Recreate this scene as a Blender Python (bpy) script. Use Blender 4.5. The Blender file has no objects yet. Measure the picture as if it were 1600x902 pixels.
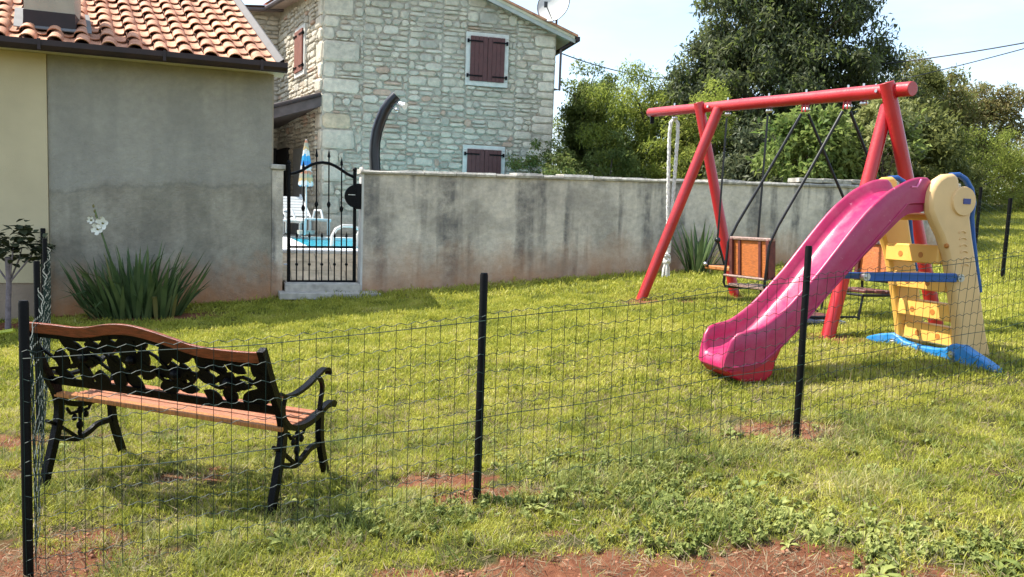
import bpy, math, random
import numpy as np
from mathutils import Vector, Matrix, noise
random.seed(7)
RNG = np.random.default_rng(7)
rad = math.radians
sc = bpy.context.scene
C = sc.collection

# ------------------------------------------------------------------ camera
F, PITCH, ROLL, CZ = 1250.0, rad(5.1), rad(2.05), 1.6
cp, sp, cr, sr = math.cos(PITCH), math.sin(PITCH), math.cos(ROLL), math.sin(ROLL)
FW = Vector((0, cp, -sp)); R0 = Vector((1, 0, 0)); U0 = Vector((0, sp, cp))
RT = R0 * cr + U0 * sr; UP = U0 * cr - R0 * sr
cam_d = bpy.data.cameras.new('camera'); cam = bpy.data.objects.new('camera', cam_d); C.objects.link(cam)
cam_d.sensor_width = 36; cam_d.lens = 36 * F / 1600; cam_d.clip_end = 3000; cam_d.clip_start = 0.05
mw = Matrix.Identity(4)
for i in range(3):
    mw[i][0], mw[i][1], mw[i][2] = RT[i], UP[i], -FW[i]
mw[2][3] = CZ
cam.matrix_world = mw
sc.camera = cam

# ------------------------------------------------------------------ light
SUN_EL, SUN_AZ = rad(54), math.atan2(-2.2, 0.55)      # azimuth from +Y towards +X
S = Vector((math.sin(SUN_AZ) * math.cos(SUN_EL), math.cos(SUN_AZ) * math.cos(SUN_EL), math.sin(SUN_EL)))
sl = bpy.data.lights.new('sun', 'SUN'); sl.energy = 4.2; sl.angle = rad(0.55); sl.color = (1.0, 0.95, 0.86)
so = bpy.data.objects.new('sun', sl); C.objects.link(so)
so.rotation_euler = S.to_track_quat('Z', 'Y').to_euler(); so.location = (-10, 5, 20)
w = bpy.data.worlds.new('World'); sc.world = w; w.use_nodes = True
nt = w.node_tree; nt.nodes.clear()
wo = nt.nodes.new('ShaderNodeOutputWorld'); bg = nt.nodes.new('ShaderNodeBackground')
sky = nt.nodes.new('ShaderNodeTexSky'); sky.sky_type = 'NISHITA'; sky.sun_disc = False
sky.sun_elevation = SUN_EL; sky.sun_rotation = SUN_AZ % (2 * math.pi); sky.dust_density = 1.0; sky.air_density = 1.0; sky.ozone_density = 1.0
bg.inputs[1].default_value = 0.145
tcw = nt.nodes.new('ShaderNodeTexCoord'); mpw = nt.nodes.new('ShaderNodeMapping'); mpw.inputs['Scale'].default_value = (1.6, 1.6, 6)
nw = nt.nodes.new('ShaderNodeTexNoise'); nw.inputs['Scale'].default_value = 2.2; nw.inputs['Detail'].default_value = 6; nw.inputs['Roughness'].default_value = .55
rw = nt.nodes.new('ShaderNodeValToRGB'); rw.color_ramp.elements[0].position = .42; rw.color_ramp.elements[1].position = .75
rw.color_ramp.elements[0].color = (.17, .17, .17, 1); rw.color_ramp.elements[1].color = (.8, .8, .8, 1)
mxw = nt.nodes.new('ShaderNodeMixRGB'); mxw.inputs['Color2'].default_value = (3.3, 3.75, 3.95, 1)
for a_, b_ in ((tcw.outputs['Generated'], mpw.inputs[0]), (mpw.outputs[0], nw.inputs['Vector']), (nw.outputs[0], rw.inputs[0]),
               (rw.outputs[0], mxw.inputs[0]), (sky.outputs[0], mxw.inputs['Color1']), (mxw.outputs[0], bg.inputs[0]), (bg.outputs[0], wo.inputs[0])):
    nt.links.new(a_, b_)
sc.view_settings.view_transform = 'Standard'; sc.view_settings.look = 'None'; sc.view_settings.gamma = 1
sc.view_settings.exposure = 1.27
sc.view_settings.use_curve_mapping = False
try:
    sc.cycles.max_bounces = 8; sc.cycles.transparent_max_bounces = 16
except Exception:
    pass

# ------------------------------------------------------------------ survey helpers
def ray(x, y):
    return FW + RT * ((x - 800) / F) + UP * ((451 - y) / F)
def at(x, y, Y):
    d = ray(x, y); t = Y / d.y
    return Vector((d.x * t, Y, CZ + d.z * t))
def atL(x, y, a, m):                       # on the upright plane Y = a + m X
    d = ray(x, y); t = a / (d.y - m * d.x)
    return Vector((d.x * t, d.y * t, CZ + d.z * t))
CTRL = [(-2.16, 3.5, -.04), (-.15, 4.22, .11), (1.86, 5.05, .26), (-3.36, 5.63, -.05), (-6.16, 10.66, .09), (7.5, 12.25, .86),
        (-5.9, 10.35, .16), (-3.38, 11.27, .37), (-2.07, 11.75, .39), (-.98, 12.14, .49), (2.23, 13.3, .75), (5.69, 14.57, .95),
        (-1.22, 4.15, -.13), (-2.71, 4.53, -.03), (-1.03, 4.65, -.10), (-2.56, 5.1, -.03), (-1.9, 4.4, -.06), (1.75, 10.6, .62), (2.95, 10.6, .70), (3.2, 8, .52), (4.46, 8.3, .61),
        (3.48, 7.6, .54), (3.94, 6.29, .47), (1.91, 6.3, .38), (15.8, 25, 2.35), (4.1, 6.25, .45), (0, 2, -.1), (-2.5, 2.5, -.15), (3, 3, .1),
        (5, 5, .38), (3.6, 6.9, .52), (0, 8, .35), (-4, 8, .08), (9, 20, 1.5)]
CT = np.array(CTRL)
def plane(X, Y): return -.1 + .07 * X + .05 * Y
RES = CT[:, 2] - plane(CT[:, 0], CT[:, 1])
def gz_np(X, Y):
    X = np.asarray(X, float); Y = np.asarray(Y, float)
    Xc = np.clip(X, -14, 22); Yc = np.clip(Y, -3, 34)
    num = np.zeros_like(Xc); den = np.full_like(Xc, .25)
    for (cx, cy, _), r in zip(CTRL, RES):
        wgt = np.exp(-((Xc - cx) ** 2 + (Yc - cy) ** 2) / (2 * 1.0 ** 2)) + .15 * np.exp(-((Xc - cx) ** 2 + (Yc - cy) ** 2) / (2 * 2.6 ** 2))
        num += wgt * r; den += wgt
    return plane(Xc, Yc) + num / den
def gz(x, y): return float(gz_np([x], [y])[0])
def onG(x, y, n=10):
    p = at(x, y, 5); Y = 5
    for _ in range(40):
        d = ray(x, y); z = gz(p.x, p.y); t = (z - CZ) / d.z
        if t < 0 or t > 60: t = 60
        q = Vector((d.x * t, d.y * t, z)); p = p * .4 + q * .6
    return p

# ------------------------------------------------------------------ materials
def _new(name):
    m = bpy.data.materials.new(name); m.use_nodes = True
    t = m.node_tree; b = t.nodes['Principled BSDF']
    return m, t, b
def node(t, typ, **kw):
    n = t.nodes.new(typ)
    for k, v in kw.items():
        if k.startswith('i_'):
            key = k[2:]; key = int(key) if key.isdigit() else key
            n.inputs[key].default_value = v
        else: setattr(n, k, v)
    return n
def ramp(t, stops):
    r = t.nodes.new('ShaderNodeValToRGB'); e = r.color_ramp.elements
    while len(e) < len(stops): e.new(.5)
    for el, (p, c) in zip(e, stops):
        el.position = p; el.color = (*c, 1) if len(c) == 3 else c
    return r
def simple(name, col, rough=.5, var=.12, scale=6, bump=0., bscale=60, metal=0, spec=.5, coat=0, stretch=(1, 1, 1), rand=0., col2=None, trans=0):
    m, t, b = _new(name)
    g = node(t, 'ShaderNodeNewGeometry'); mp = node(t, 'ShaderNodeMapping'); mp.inputs['Scale'].default_value = stretch
    t.links.new(g.outputs['Position'], mp.inputs[0])
    n = node(t, 'ShaderNodeTexNoise', i_Scale=scale, i_Detail=6); t.links.new(mp.outputs[0], n.inputs['Vector'])
    c2 = col2 or tuple(min(1, c * (1 + var * 1.2)) for c in col)
    r = ramp(t, [(.3, tuple(c * (1 - var) for c in col)), (.7, c2)]); t.links.new(n.outputs[0], r.inputs[0])
    out = r.outputs[0]
    if rand:
        oi = node(t, 'ShaderNodeObjectInfo'); ad = node(t, 'ShaderNodeMath', operation='ADD'); fr = node(t, 'ShaderNodeMath', operation='FRACT')
        t.links.new(oi.outputs['Random'], ad.inputs[0]); t.links.new(g.outputs['Random Per Island'], ad.inputs[1]); t.links.new(ad.outputs[0], fr.inputs[0])
        mr = node(t, 'ShaderNodeMapRange'); mr.inputs[3].default_value = 1 - rand; mr.inputs[4].default_value = 1 + rand
        t.links.new(fr.outputs[0], mr.inputs[0])
        hs = node(t, 'ShaderNodeHueSaturation'); t.links.new(mr.outputs[0], hs.inputs['Value']); t.links.new(out, hs.inputs['Color']); out = hs.outputs[0]
    t.links.new(out, b.inputs['Base Color'])
    b.inputs['Roughness'].default_value = rough; b.inputs['Metallic'].default_value = metal
    b.inputs['Specular IOR Level'].default_value = spec; b.inputs['Coat Weight'].default_value = coat
    if bump:
        n2 = node(t, 'ShaderNodeTexNoise', i_Scale=bscale, i_Detail=5); t.links.new(mp.outputs[0], n2.inputs['Vector'])
        bp = node(t, 'ShaderNodeBump', i_Strength=bump, i_Distance=.01); t.links.new(n2.outputs[0], bp.inputs['Height']); t.links.new(bp.outputs[0], b.inputs['Normal'])
    return m
M = {}
M['red'] = simple('red_paint', (.43, .012, .016), .36, .12, 3, .15, 40, coat=.3)
M['pink'] = simple('pink_plastic', (.37, .006, .078), .36, .06, 5, .08, 120, spec=.6)
M['deep_pink'] = simple('deep_pink_plastic', (.42, .004, .025), .4, .06, 5)
M['yellow'] = simple('yellow_plastic', (.80, .43, .085), .42, .08, 4, .08, 150)
M['peach'] = simple('pale_cream_yellow_plastic', (.70, .45, .20), .45, .08, 4, .08, 150)  # paler yellow, used on the near ladder side and its details
M['hole_shade'] = simple('painted_hole_shade', (.42, .15, .02), .6)  # darker orange painting the shade inside the ladder holes
M['blue'] = simple('blue_plastic', (.004, .075, .30), .35, .1, 6, .05, 100)
M['sky_blue'] = simple('light_blue_plastic', (.006, .19, .50), .4, .12, 6, .1, 100)
M['navy'] = simple('navy_mark', (.03, .04, .18), .4)
M['steel'] = simple('steel', (.55, .55, .55), .3, .1, 20, metal=.9)
M['black'] = simple('black_metal', (.003, .003, .004), .4, .3, 12, .3, 90, spec=.12)
M['cast'] = simple('cast_iron', (.002, .002, .003), .34, .3, 10, .4, 120, spec=.1)
M['pole'] = simple('dark_pole', (.006, .006, .007), .4, .3, 10, spec=.4)
M['post'] = simple('black_post', (.004, .0035, .0035), .5, .3, 8, .2, 60, spec=.12)
M['wire'] = simple('green_wire', (.005, .020, .014), .6, .3, 10, spec=.3)
M['wood_rail'] = simple('varnished_red_wood', (.20, .045, .018), .35, .45, 3, .3, 60, stretch=(6, 6, 40), rand=.1)
M['slat'] = simple('red_stained_slat', (.38, .135, .06), .42, .35, 4, .4, 50, stretch=(5, 30, 30), rand=.12)
M['slat_end'] = simple('orange_wood', (.42, .155, .035), .45, .45, 5, .4, 60, stretch=(20, 20, 2), rand=.1)
M['swing_wood'] = simple('orange_swing_board', (.48, .13, .018), .5, .35, 14, .5, 60, stretch=(1.5, 1.5, 9), rand=.15)
M['grey_brown_wood'] = simple('grey_brown_seat_wood', (.24, .15, .12), .4, .5, 18, .4, 60, stretch=(4, 1, 4), rand=.12)  # greyer brown wood for the left seat and the top rails
M['dark_wood'] = simple('dark_red_wood', (.10, .025, .02), .5, .4, 12, .3, 60)
M['rope'] = simple('white_rope', (.68, .67, .62), .9, .2, 30, .8, 160)
M['tile'] = simple('terracotta_tile', (.50, .20, .10), .75, .28, 7, .5, 80, rand=.22, col2=(.66, .33, .19))
M['gutter'] = simple('dark_brown_gutter', (.022, .009, .008), .6, .3, 5)
M['gutter2'] = simple('grey_brown_gutter', (.09, .065, .06), .5, .3, 5)
M['soffit'] = simple('cream_soffit', (.55, .50, .36), .8, .1, 4)
M['pinksoffit'] = simple('pinkish_soffit', (.44, .33, .27), .8, .15, 4)
M['whitestone'] = simple('white_stone', (.60, .58, .52), .8, .12, 8, .4, 50)
M['shutter'] = simple('maroon_shutter', (.085, .024, .022), .6, .15, 8, .2, 60)
M['shutter_far'] = simple('brown_shutter', (.22, .085, .06), .6, .15, 8, .2, 60)
M['concrete'] = simple('concrete_step', (.42, .385, .325), .85, .25, 9, .5, 60)
M['mortar'] = simple('mortar', (.40, .36, .29), .95, .22, 9, .8, 60)
M['coping'] = simple('coping_stone', (.40, .37, .32), .9, .4, 10, 1.0, 45, rand=.15)
M['white'] = simple('white_plastic', (.60, .61, .60), .35, .05, 5)
M['dish'] = simple('dish_white', (.50, .50, .47), .5, .08, 5)
M['dark'] = simple('dark_interior', (.015, .013, .012), .8)
M['door'] = simple('pale_door', (.25, .24, .22), .6)
M['cream'] = simple('cream_render', (.56, .47, .30), .9, .07, 2.0, .25, 90)
M['base_beige'] = simple('beige_render_plinth', (.30, .225, .165), .9, .15, 3, .4, 70)
M['chimney'] = simple('beige_chimney', (.40, .34, .26), .9, .1, 4, .3, 70)
M['lead'] = simple('grey_flashing', (.055, .05, .05), .7, .2, 6)
M['paver'] = simple('sandy_paver', (.66, .52, .34), .85, .22, 7, .4, 60, rand=.12)
M['rim'] = simple('white_pool_rim', (.75, .74, .70), .7, .08, 7, rand=.05)
M['bark'] = simple('bark', (.085, .065, .05), .9, .35, 10, 1.0, 30, stretch=(3, 3, .6))
M['grey_bark'] = simple('grey_bark', (.20, .16, .17), .9, .25, 20, .8, 60)
M['cable'] = simple('cable', (.05, .05, .055), .6)
M['mat'] = simple('blue_grey_slab', (.16, .18, .23), .7)
M['hose'] = simple('yellow_green_hose', (.45, .48, .04), .4)
M['petal'] = simple('white_petal', (.78, .76, .66), .6, .08, 20)
M['terracotta_pot'] = simple('soil', (.14, .06, .035), .95)

def weather(m, dust, amt, sc_=9, rlo=.3, rhi=.65, chips=None, chipc=None):
    t = m.node_tree; b = t.nodes['Principled BSDF']; g = node(t, 'ShaderNodeNewGeometry')
    n = node(t, 'ShaderNodeTexNoise', i_Scale=sc_, i_Detail=9, i_Roughness=.72); t.links.new(g.outputs['Position'], n.inputs['Vector'])
    r = ramp(t, [(.42, (0, 0, 0)), (.72, (amt,) * 3)]); t.links.new(n.outputs[0], r.inputs[0])
    src = b.inputs['Base Color'].links[0].from_socket; mx = node(t, 'ShaderNodeMixRGB'); mx.inputs[2].default_value = (*dust, 1)
    t.links.new(r.outputs[0], mx.inputs[0]); t.links.new(src, mx.inputs[1]); out = mx.outputs[0]
    if chips:
        n2 = node(t, 'ShaderNodeTexNoise', i_Scale=chips, i_Detail=4, i_Roughness=.6); t.links.new(g.outputs['Position'], n2.inputs['Vector'])
        r2 = ramp(t, [(.70, (0, 0, 0)), (.73, (.8, .8, .8))]); t.links.new(n2.outputs[0], r2.inputs[0])
        m2 = node(t, 'ShaderNodeMixRGB'); m2.inputs[2].default_value = (*chipc, 1); t.links.new(r2.outputs[0], m2.inputs[0]); t.links.new(out, m2.inputs[1]); out = m2.outputs[0]
    t.links.new(out, b.inputs['Base Color'])
    mr = node(t, 'ShaderNodeMapRange'); mr.inputs[1].default_value = .35; mr.inputs[2].default_value = .7; mr.inputs[3].default_value = rlo; mr.inputs[4].default_value = rhi
    t.links.new(n.outputs[0], mr.inputs[0]); t.links.new(mr.outputs[0], b.inputs['Roughness'])
weather(M['pink'], (.48, .17, .20), .3, 7, .28, .5, 26, (.6, .2, .28)); weather(M['yellow'], (.60, .42, .20), .2, 8, .35, .6)
weather(M['red'], (.36, .05, .04), .22, 4, .3, .5, 22, (.25, .03, .02)); weather(M['sky_blue'], (.25, .28, .26), .3, 12, .35, .6); weather(M['blue'], (.10, .16, .25), .3, 12)
weather(M['shutter'], (.16, .08, .07), .4, 14, .5, .7)
def facade_mat(name, base, rnd=True):
    m, t, b = _new(name)
    g = node(t, 'ShaderNodeNewGeometry'); oi = node(t, 'ShaderNodeObjectInfo')
    ad = node(t, 'ShaderNodeMath', operation='ADD'); fr = node(t, 'ShaderNodeMath', operation='FRACT')
    t.links.new(oi.outputs['Random'], ad.inputs[0]); t.links.new(g.outputs['Random Per Island'], ad.inputs[1]); t.links.new(ad.outputs[0], fr.inputs[0])
    r = ramp(t, base); r.color_ramp.interpolation = 'CONSTANT'; t.links.new(fr.outputs[0], r.inputs[0])
    n = node(t, 'ShaderNodeTexNoise', i_Scale=7., i_Detail=8, i_Roughness=.65); t.links.new(g.outputs['Position'], n.inputs['Vector'])
    r2 = ramp(t, [(.3, (.74, .74, .74)), (.7, (1.16, 1.15, 1.12))]); t.links.new(n.outputs[0], r2.inputs[0])
    mx = node(t, 'ShaderNodeMixRGB', blend_type='MULTIPLY', i_0=1.); t.links.new(r.outputs[0], mx.inputs[1]); t.links.new(r2.outputs[0], mx.inputs[2])
    n9 = node(t, 'ShaderNodeTexNoise', i_Scale=.9, i_Detail=7, i_Roughness=.7); t.links.new(g.outputs['Position'], n9.inputs['Vector'])
    r9 = ramp(t, [(.36, (.80, .79, .77)), (.6, (1.08, 1.05, 1.02))]); t.links.new(n9.outputs[0], r9.inputs[0])
    m9 = node(t, 'ShaderNodeMixRGB', blend_type='MULTIPLY', i_0=1.); t.links.new(mx.outputs[0], m9.inputs[1]); t.links.new(r9.outputs[0], m9.inputs[2])
    t.links.new(m9.outputs[0], b.inputs['Base Color']); b.inputs['Roughness'].default_value = .9
    n2 = node(t, 'ShaderNodeTexNoise', i_Scale=28., i_Detail=7); t.links.new(g.outputs['Position'], n2.inputs['Vector'])
    bp = node(t, 'ShaderNodeBump', i_Strength=.9, i_Distance=.02); t.links.new(n2.outputs[0], bp.inputs['Height']); t.links.new(bp.outputs[0], b.inputs['Normal'])
    return m
M['stone'] = facade_mat('rubble_stone', [(0, (.54, .49, .395)), (.16, (.58, .53, .43)), (.32, (.51, .47, .395)), (.46, (.62, .565, .465)), (.58, (.48, .44, .36)), (.68, (.56, .51, .41)),
                                         (.78, (.54, .46, .36)), (.86, (.64, .59, .495)), (.955, (.53, .38, .29))])
M['quoin'] = facade_mat('quoin_stone', [(0, (.64, .57, .46)), (.3, (.68, .61, .50)), (.6, (.60, .54, .44)), (.85, (.58, .47, .33))])

def plaster(name, light, darkc, stain, hsoil=.35, soil=(.36, .20, .11), streak=.6, seam=None, greenb=0):
    m, t, b = _new(name)
    uv = node(t, 'ShaderNodeUVMap'); sep = node(t, 'ShaderNodeSeparateXYZ'); t.links.new(uv.outputs[0], sep.inputs[0])
    def noise_(scale, st, det=7, rough=.6):
        mp = node(t, 'ShaderNodeMapping'); mp.inputs['Scale'].default_value = (*st, 1); t.links.new(uv.outputs[0], mp.inputs[0])
        n = node(t, 'ShaderNodeTexNoise', i_Scale=scale, i_Detail=det, i_Roughness=rough); t.links.new(mp.outputs[0], n.inputs['Vector']); return n
    n1 = noise_(1.3, (1, 1)); r1 = ramp(t, [(.40, darkc), (.58, light)]); t.links.new(n1.outputs[0], r1.inputs[0])
    col = r1.outputs[0]
    n5 = noise_(11, (1, 1), 8, .7); r5 = ramp(t, [(.3, (.72, .72, .72)), (.7, (1.2, 1.2, 1.2))]); t.links.new(n5.outputs[0], r5.inputs[0])
    mm = node(t, 'ShaderNodeMixRGB', blend_type='MULTIPLY', i_0=.8); t.links.new(col, mm.inputs[1]); t.links.new(r5.outputs[0], mm.inputs[2]); col = mm.outputs[0]
    # rain streaks running down from the top
    n2 = noise_(2.6, (1, .10), 4, .5); r2 = ramp(t, [(.49, (0, 0, 0)), (.58, (1, 1, 1))]); t.links.new(n2.outputs[0], r2.inputs[0])
    n2b = noise_(5, (1, .9), 6, .7); r2b = ramp(t, [(.35, (.25,) * 3), (.62, (1, 1, 1))]); t.links.new(n2b.outputs[0], r2b.inputs[0])
    mu = node(t, 'ShaderNodeMath', operation='MULTIPLY'); t.links.new(r2.outputs[0], mu.inputs[0]); t.links.new(r2b.outputs[0], mu.inputs[1])
    mu2 = node(t, 'ShaderNodeMath', operation='MULTIPLY', i_1=streak); t.links.new(mu.outputs[0], mu2.inputs[0])
    mx = node(t, 'ShaderNodeMixRGB'); mx.inputs[2].default_value = (*stain, 1); t.links.new(mu2.outputs[0], mx.inputs[0]); t.links.new(col, mx.inputs[1]); col = mx.outputs[0]
    # soil splashed up from the ground
    n3 = noise_(2.0, (1, .6), 6, .7); a1 = node(t, 'ShaderNodeMath', operation='MULTIPLY_ADD', i_1=1.3, i_2=-.42); t.links.new(n3.outputs[0], a1.inputs[0])
    a2 = node(t, 'ShaderNodeMath', operation='SUBTRACT'); t.links.new(a1.outputs[0], a2.inputs[0]); t.links.new(sep.outputs['Y'], a2.inputs[1])
    mr = node(t, 'ShaderNodeMapRange'); mr.inputs[1].default_value = -hsoil; mr.inputs[2].default_value = hsoil * .9; mr.inputs[4].default_value = .95; t.links.new(a2.outputs[0], mr.inputs[0])
    mx3 = node(t, 'ShaderNodeMixRGB'); mx3.inputs[2].default_value = (*soil, 1); t.links.new(mr.outputs[0], mx3.inputs[0]); t.links.new(col, mx3.inputs[1]); col = mx3.outputs[0]
    if seam:
        n4 = noise_(1.5, (1, .2), 6, .7); b1 = node(t, 'ShaderNodeMath', operation='MULTIPLY_ADD', i_1=.5, i_2=seam - .25); t.links.new(n4.outputs[0], b1.inputs[0])
        b2 = node(t, 'ShaderNodeMath', operation='SUBTRACT'); t.links.new(sep.outputs['Y'], b2.inputs[0]); t.links.new(b1.outputs[0], b2.inputs[1])
        up = node(t, 'ShaderNodeMapRange'); up.inputs[1].default_value = -.05; up.inputs[2].default_value = .09; up.inputs[4].default_value = .42; t.links.new(b2.outputs[0], up.inputs[0])
        mx4 = node(t, 'ShaderNodeMixRGB'); mx4.inputs[2].default_value = (.38, .37, .335, 1); t.links.new(up.outputs[0], mx4.inputs[0]); t.links.new(col, mx4.inputs[1]); col = mx4.outputs[0]
        ab = node(t, 'ShaderNodeMath', operation='ABSOLUTE'); t.links.new(b2.outputs[0], ab.inputs[0])
        lt = node(t, 'ShaderNodeMapRange'); lt.inputs[1].default_value = .0; lt.inputs[2].default_value = .035; lt.inputs[3].default_value = .38; lt.inputs[4].default_value = 0; t.links.new(ab.outputs[0], lt.inputs[0])
        mx5 = node(t, 'ShaderNodeMixRGB'); mx5.inputs[2].default_value = (.15, .145, .12, 1); t.links.new(lt.outputs[0], mx5.inputs[0]); t.links.new(col, mx5.inputs[1]); col = mx5.outputs[0]
    t.links.new(col, b.inputs['Base Color']); b.inputs['Roughness'].default_value = .95
    nb = noise_(40, (1, 1), 8, .7); nb2 = noise_(6, (1, 1), 6, .6)
    adn = node(t, 'ShaderNodeMath', operation='MULTIPLY_ADD', i_1=2.0); t.links.new(nb2.outputs[0], adn.inputs[0]); t.links.new(nb.outputs[0], adn.inputs[2])
    bp = node(t, 'ShaderNodeBump', i_Strength=.9, i_Distance=.012); t.links.new(adn.outputs[0], bp.inputs['Height']); t.links.new(bp.outputs[0], b.inputs['Normal'])
    return m
M['garden_plaster'] = plaster('stained_garden_plaster', (.66, .585, .475), (.41, .365, .30), (.14, .13, .12), .46, (.48, .24, .11), .9)
M['grey_plaster'] = plaster('grey_house_plaster', (.37, .335, .265), (.27, .24, .19), (.15, .145, .115), .42, (.50, .21, .075), .45, seam=1.62)

def leafmat(name, c1, c2, trans=.35, rough=.5, pos=1.0, amount=.5, sat=1.):
    m, t, b = _new(name)
    g = node(t, 'ShaderNodeNewGeometry'); oi = node(t, 'ShaderNodeObjectInfo')
    ad = node(t, 'ShaderNodeMath', operation='ADD'); fr = node(t, 'ShaderNodeMath', operation='FRACT')
    t.links.new(oi.outputs['Random'], ad.inputs[0]); t.links.new(g.outputs['Random Per Island'], ad.inputs[1]); t.links.new(ad.outputs[0], fr.inputs[0])
    n = node(t, 'ShaderNodeTexNoise', i_Scale=pos, i_Detail=5); t.links.new(g.outputs['Position'], n.inputs['Vector'])
    nr = node(t, 'ShaderNodeMapRange'); nr.inputs[1].default_value = .35; nr.inputs[2].default_value = .65; t.links.new(n.outputs[0], nr.inputs[0])
    mi = node(t, 'ShaderNodeMix', data_type='FLOAT'); mi.inputs[0].default_value = amount
    t.links.new(fr.outputs[0], mi.inputs[2]); t.links.new(nr.outputs[0], mi.inputs[3])
    r = ramp(t, [(.1, c1), (.9, c2)]); t.links.new(mi.outputs[0], r.inputs[0])
    t.links.new(r.outputs[0], b.inputs['Base Color']); b.inputs['Roughness'].default_value = rough; b.inputs['Specular IOR Level'].default_value = .2
    tr = node(t, 'ShaderNodeBsdfTranslucent'); t.links.new(r.outputs[0], tr.inputs[0])
    ms = node(t, 'ShaderNodeMixShader', i_0=trans); out = t.nodes['Material Output']
    t.links.new(b.outputs[0], ms.inputs[1]); t.links.new(tr.outputs[0], ms.inputs[2]); t.links.new(ms.outputs[0], out.inputs[0])
    return m
M['leaf_dark'] = leafmat('dark_leaf', (.05, .068, .038), (.15, .165, .08), .45, .5)
M['leaf_mid'] = leafmat('mid_leaf', (.10, .14, .04), (.22, .26, .07), .5)
M['leaf_lime'] = leafmat('lime_leaf', (.20, .26, .04), (.38, .42, .09), .6)
M['leaf_laurel'] = leafmat('laurel_leaf', (.10, .17, .035), (.32, .38, .11), .45, .4)
M['leaf_cream'] = leafmat('cream_edged_leaf', (.22, .25, .07), (.48, .48, .22), .35, .4)
M['leaf_olive'] = leafmat('olive_leaf', (.09, .11, .032), (.23, .24, .07), .45)
M['leaf_brown'] = leafmat('brown_green_leaf', (.14, .12, .045), (.28, .235, .09), .4)
M['iris'] = leafmat('iris_leaf', (.045, .085, .03), (.17, .23, .09), .2, .4, 3.0)
M['iris_y'] = leafmat('yellowing_iris_leaf', (.22, .2, .06), (.30, .26, .12), .3, .5)
M['shrub_leaf'] = leafmat('dull_green_leaf', (.03, .04, .02), (.07, .08, .04), .15, .5, 6)
M['weed'] = leafmat('weed_leaf', (.16, .20, .045), (.36, .38, .11), .3, .5, 2.0)

def grassmat(name, c):
    m, t, b = _new(name)
    g = node(t, 'ShaderNodeNewGeometry'); oi = node(t, 'ShaderNodeObjectInfo')
    n = node(t, 'ShaderNodeTexNoise', i_Scale=.8, i_Detail=5, i_Roughness=.65); t.links.new(g.outputs['Position'], n.inputs['Vector'])
    nr = node(t, 'ShaderNodeMapRange'); nr.inputs[1].default_value = .36; nr.inputs[2].default_value = .64; t.links.new(n.outputs[0], nr.inputs[0])
    n2 = node(t, 'ShaderNodeTexNoise', i_Scale=3.2, i_Detail=4); t.links.new(g.outputs['Position'], n2.inputs['Vector'])
    nr2 = node(t, 'ShaderNodeMapRange'); nr2.inputs[1].default_value = .35; nr2.inputs[2].default_value = .65; t.links.new(n2.outputs[0], nr2.inputs[0])
    m1 = node(t, 'ShaderNodeMix', data_type='FLOAT'); m1.inputs[0].default_value = .5; t.links.new(nr.outputs[0], m1.inputs[2]); t.links.new(nr2.outputs[0], m1.inputs[3])
    ad = node(t, 'ShaderNodeMath', operation='ADD'); fr = node(t, 'ShaderNodeMath', operation='FRACT')
    t.links.new(oi.outputs['Random'], ad.inputs[0]); t.links.new(g.outputs['Random Per Island'], ad.inputs[1]); t.links.new(ad.outputs[0], fr.inputs[0])
    m2 = node(t, 'ShaderNodeMix', data_type='FLOAT'); m2.inputs[0].default_value = .45; t.links.new(m1.outputs[0], m2.inputs[2]); t.links.new(fr.outputs[0], m2.inputs[3])
    r = ramp(t, c); t.links.new(m2.outputs[0], r.inputs[0])
    t.links.new(r.outputs[0], b.inputs['Base Color']); b.inputs['Roughness'].default_value = .55; b.inputs['Specular IOR Level'].default_value = .3
    tr = node(t, 'ShaderNodeBsdfTranslucent'); t.links.new(r.outputs[0], tr.inputs[0])
    ms = node(t, 'ShaderNodeMixShader', i_0=.4); out = t.nodes['Material Output']
    t.links.new(b.outputs[0], ms.inputs[1]); t.links.new(tr.outputs[0], ms.inputs[2]); t.links.new(ms.outputs[0], out.inputs[0])
    return m
M['grass'] = grassmat('lawn_grass', [(.08, (.10, .135, .02)), (.3, (.275, .30, .04)), (.6, (.45, .445, .06)), (.86, (.58, .53, .13)), (.99, (.68, .58, .33))])
M['tall_grass'] = grassmat('tall_grass', [(.08, (.08, .12, .03)), (.4, (.23, .27, .06)), (.75, (.39, .38, .11)), (.95, (.56, .49, .27))])
M['straw'] = grassmat('straw', [(.1, (.30, .21, .12)), (.6, (.40, .31, .19)), (.95, (.5, .42, .28))])

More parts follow.
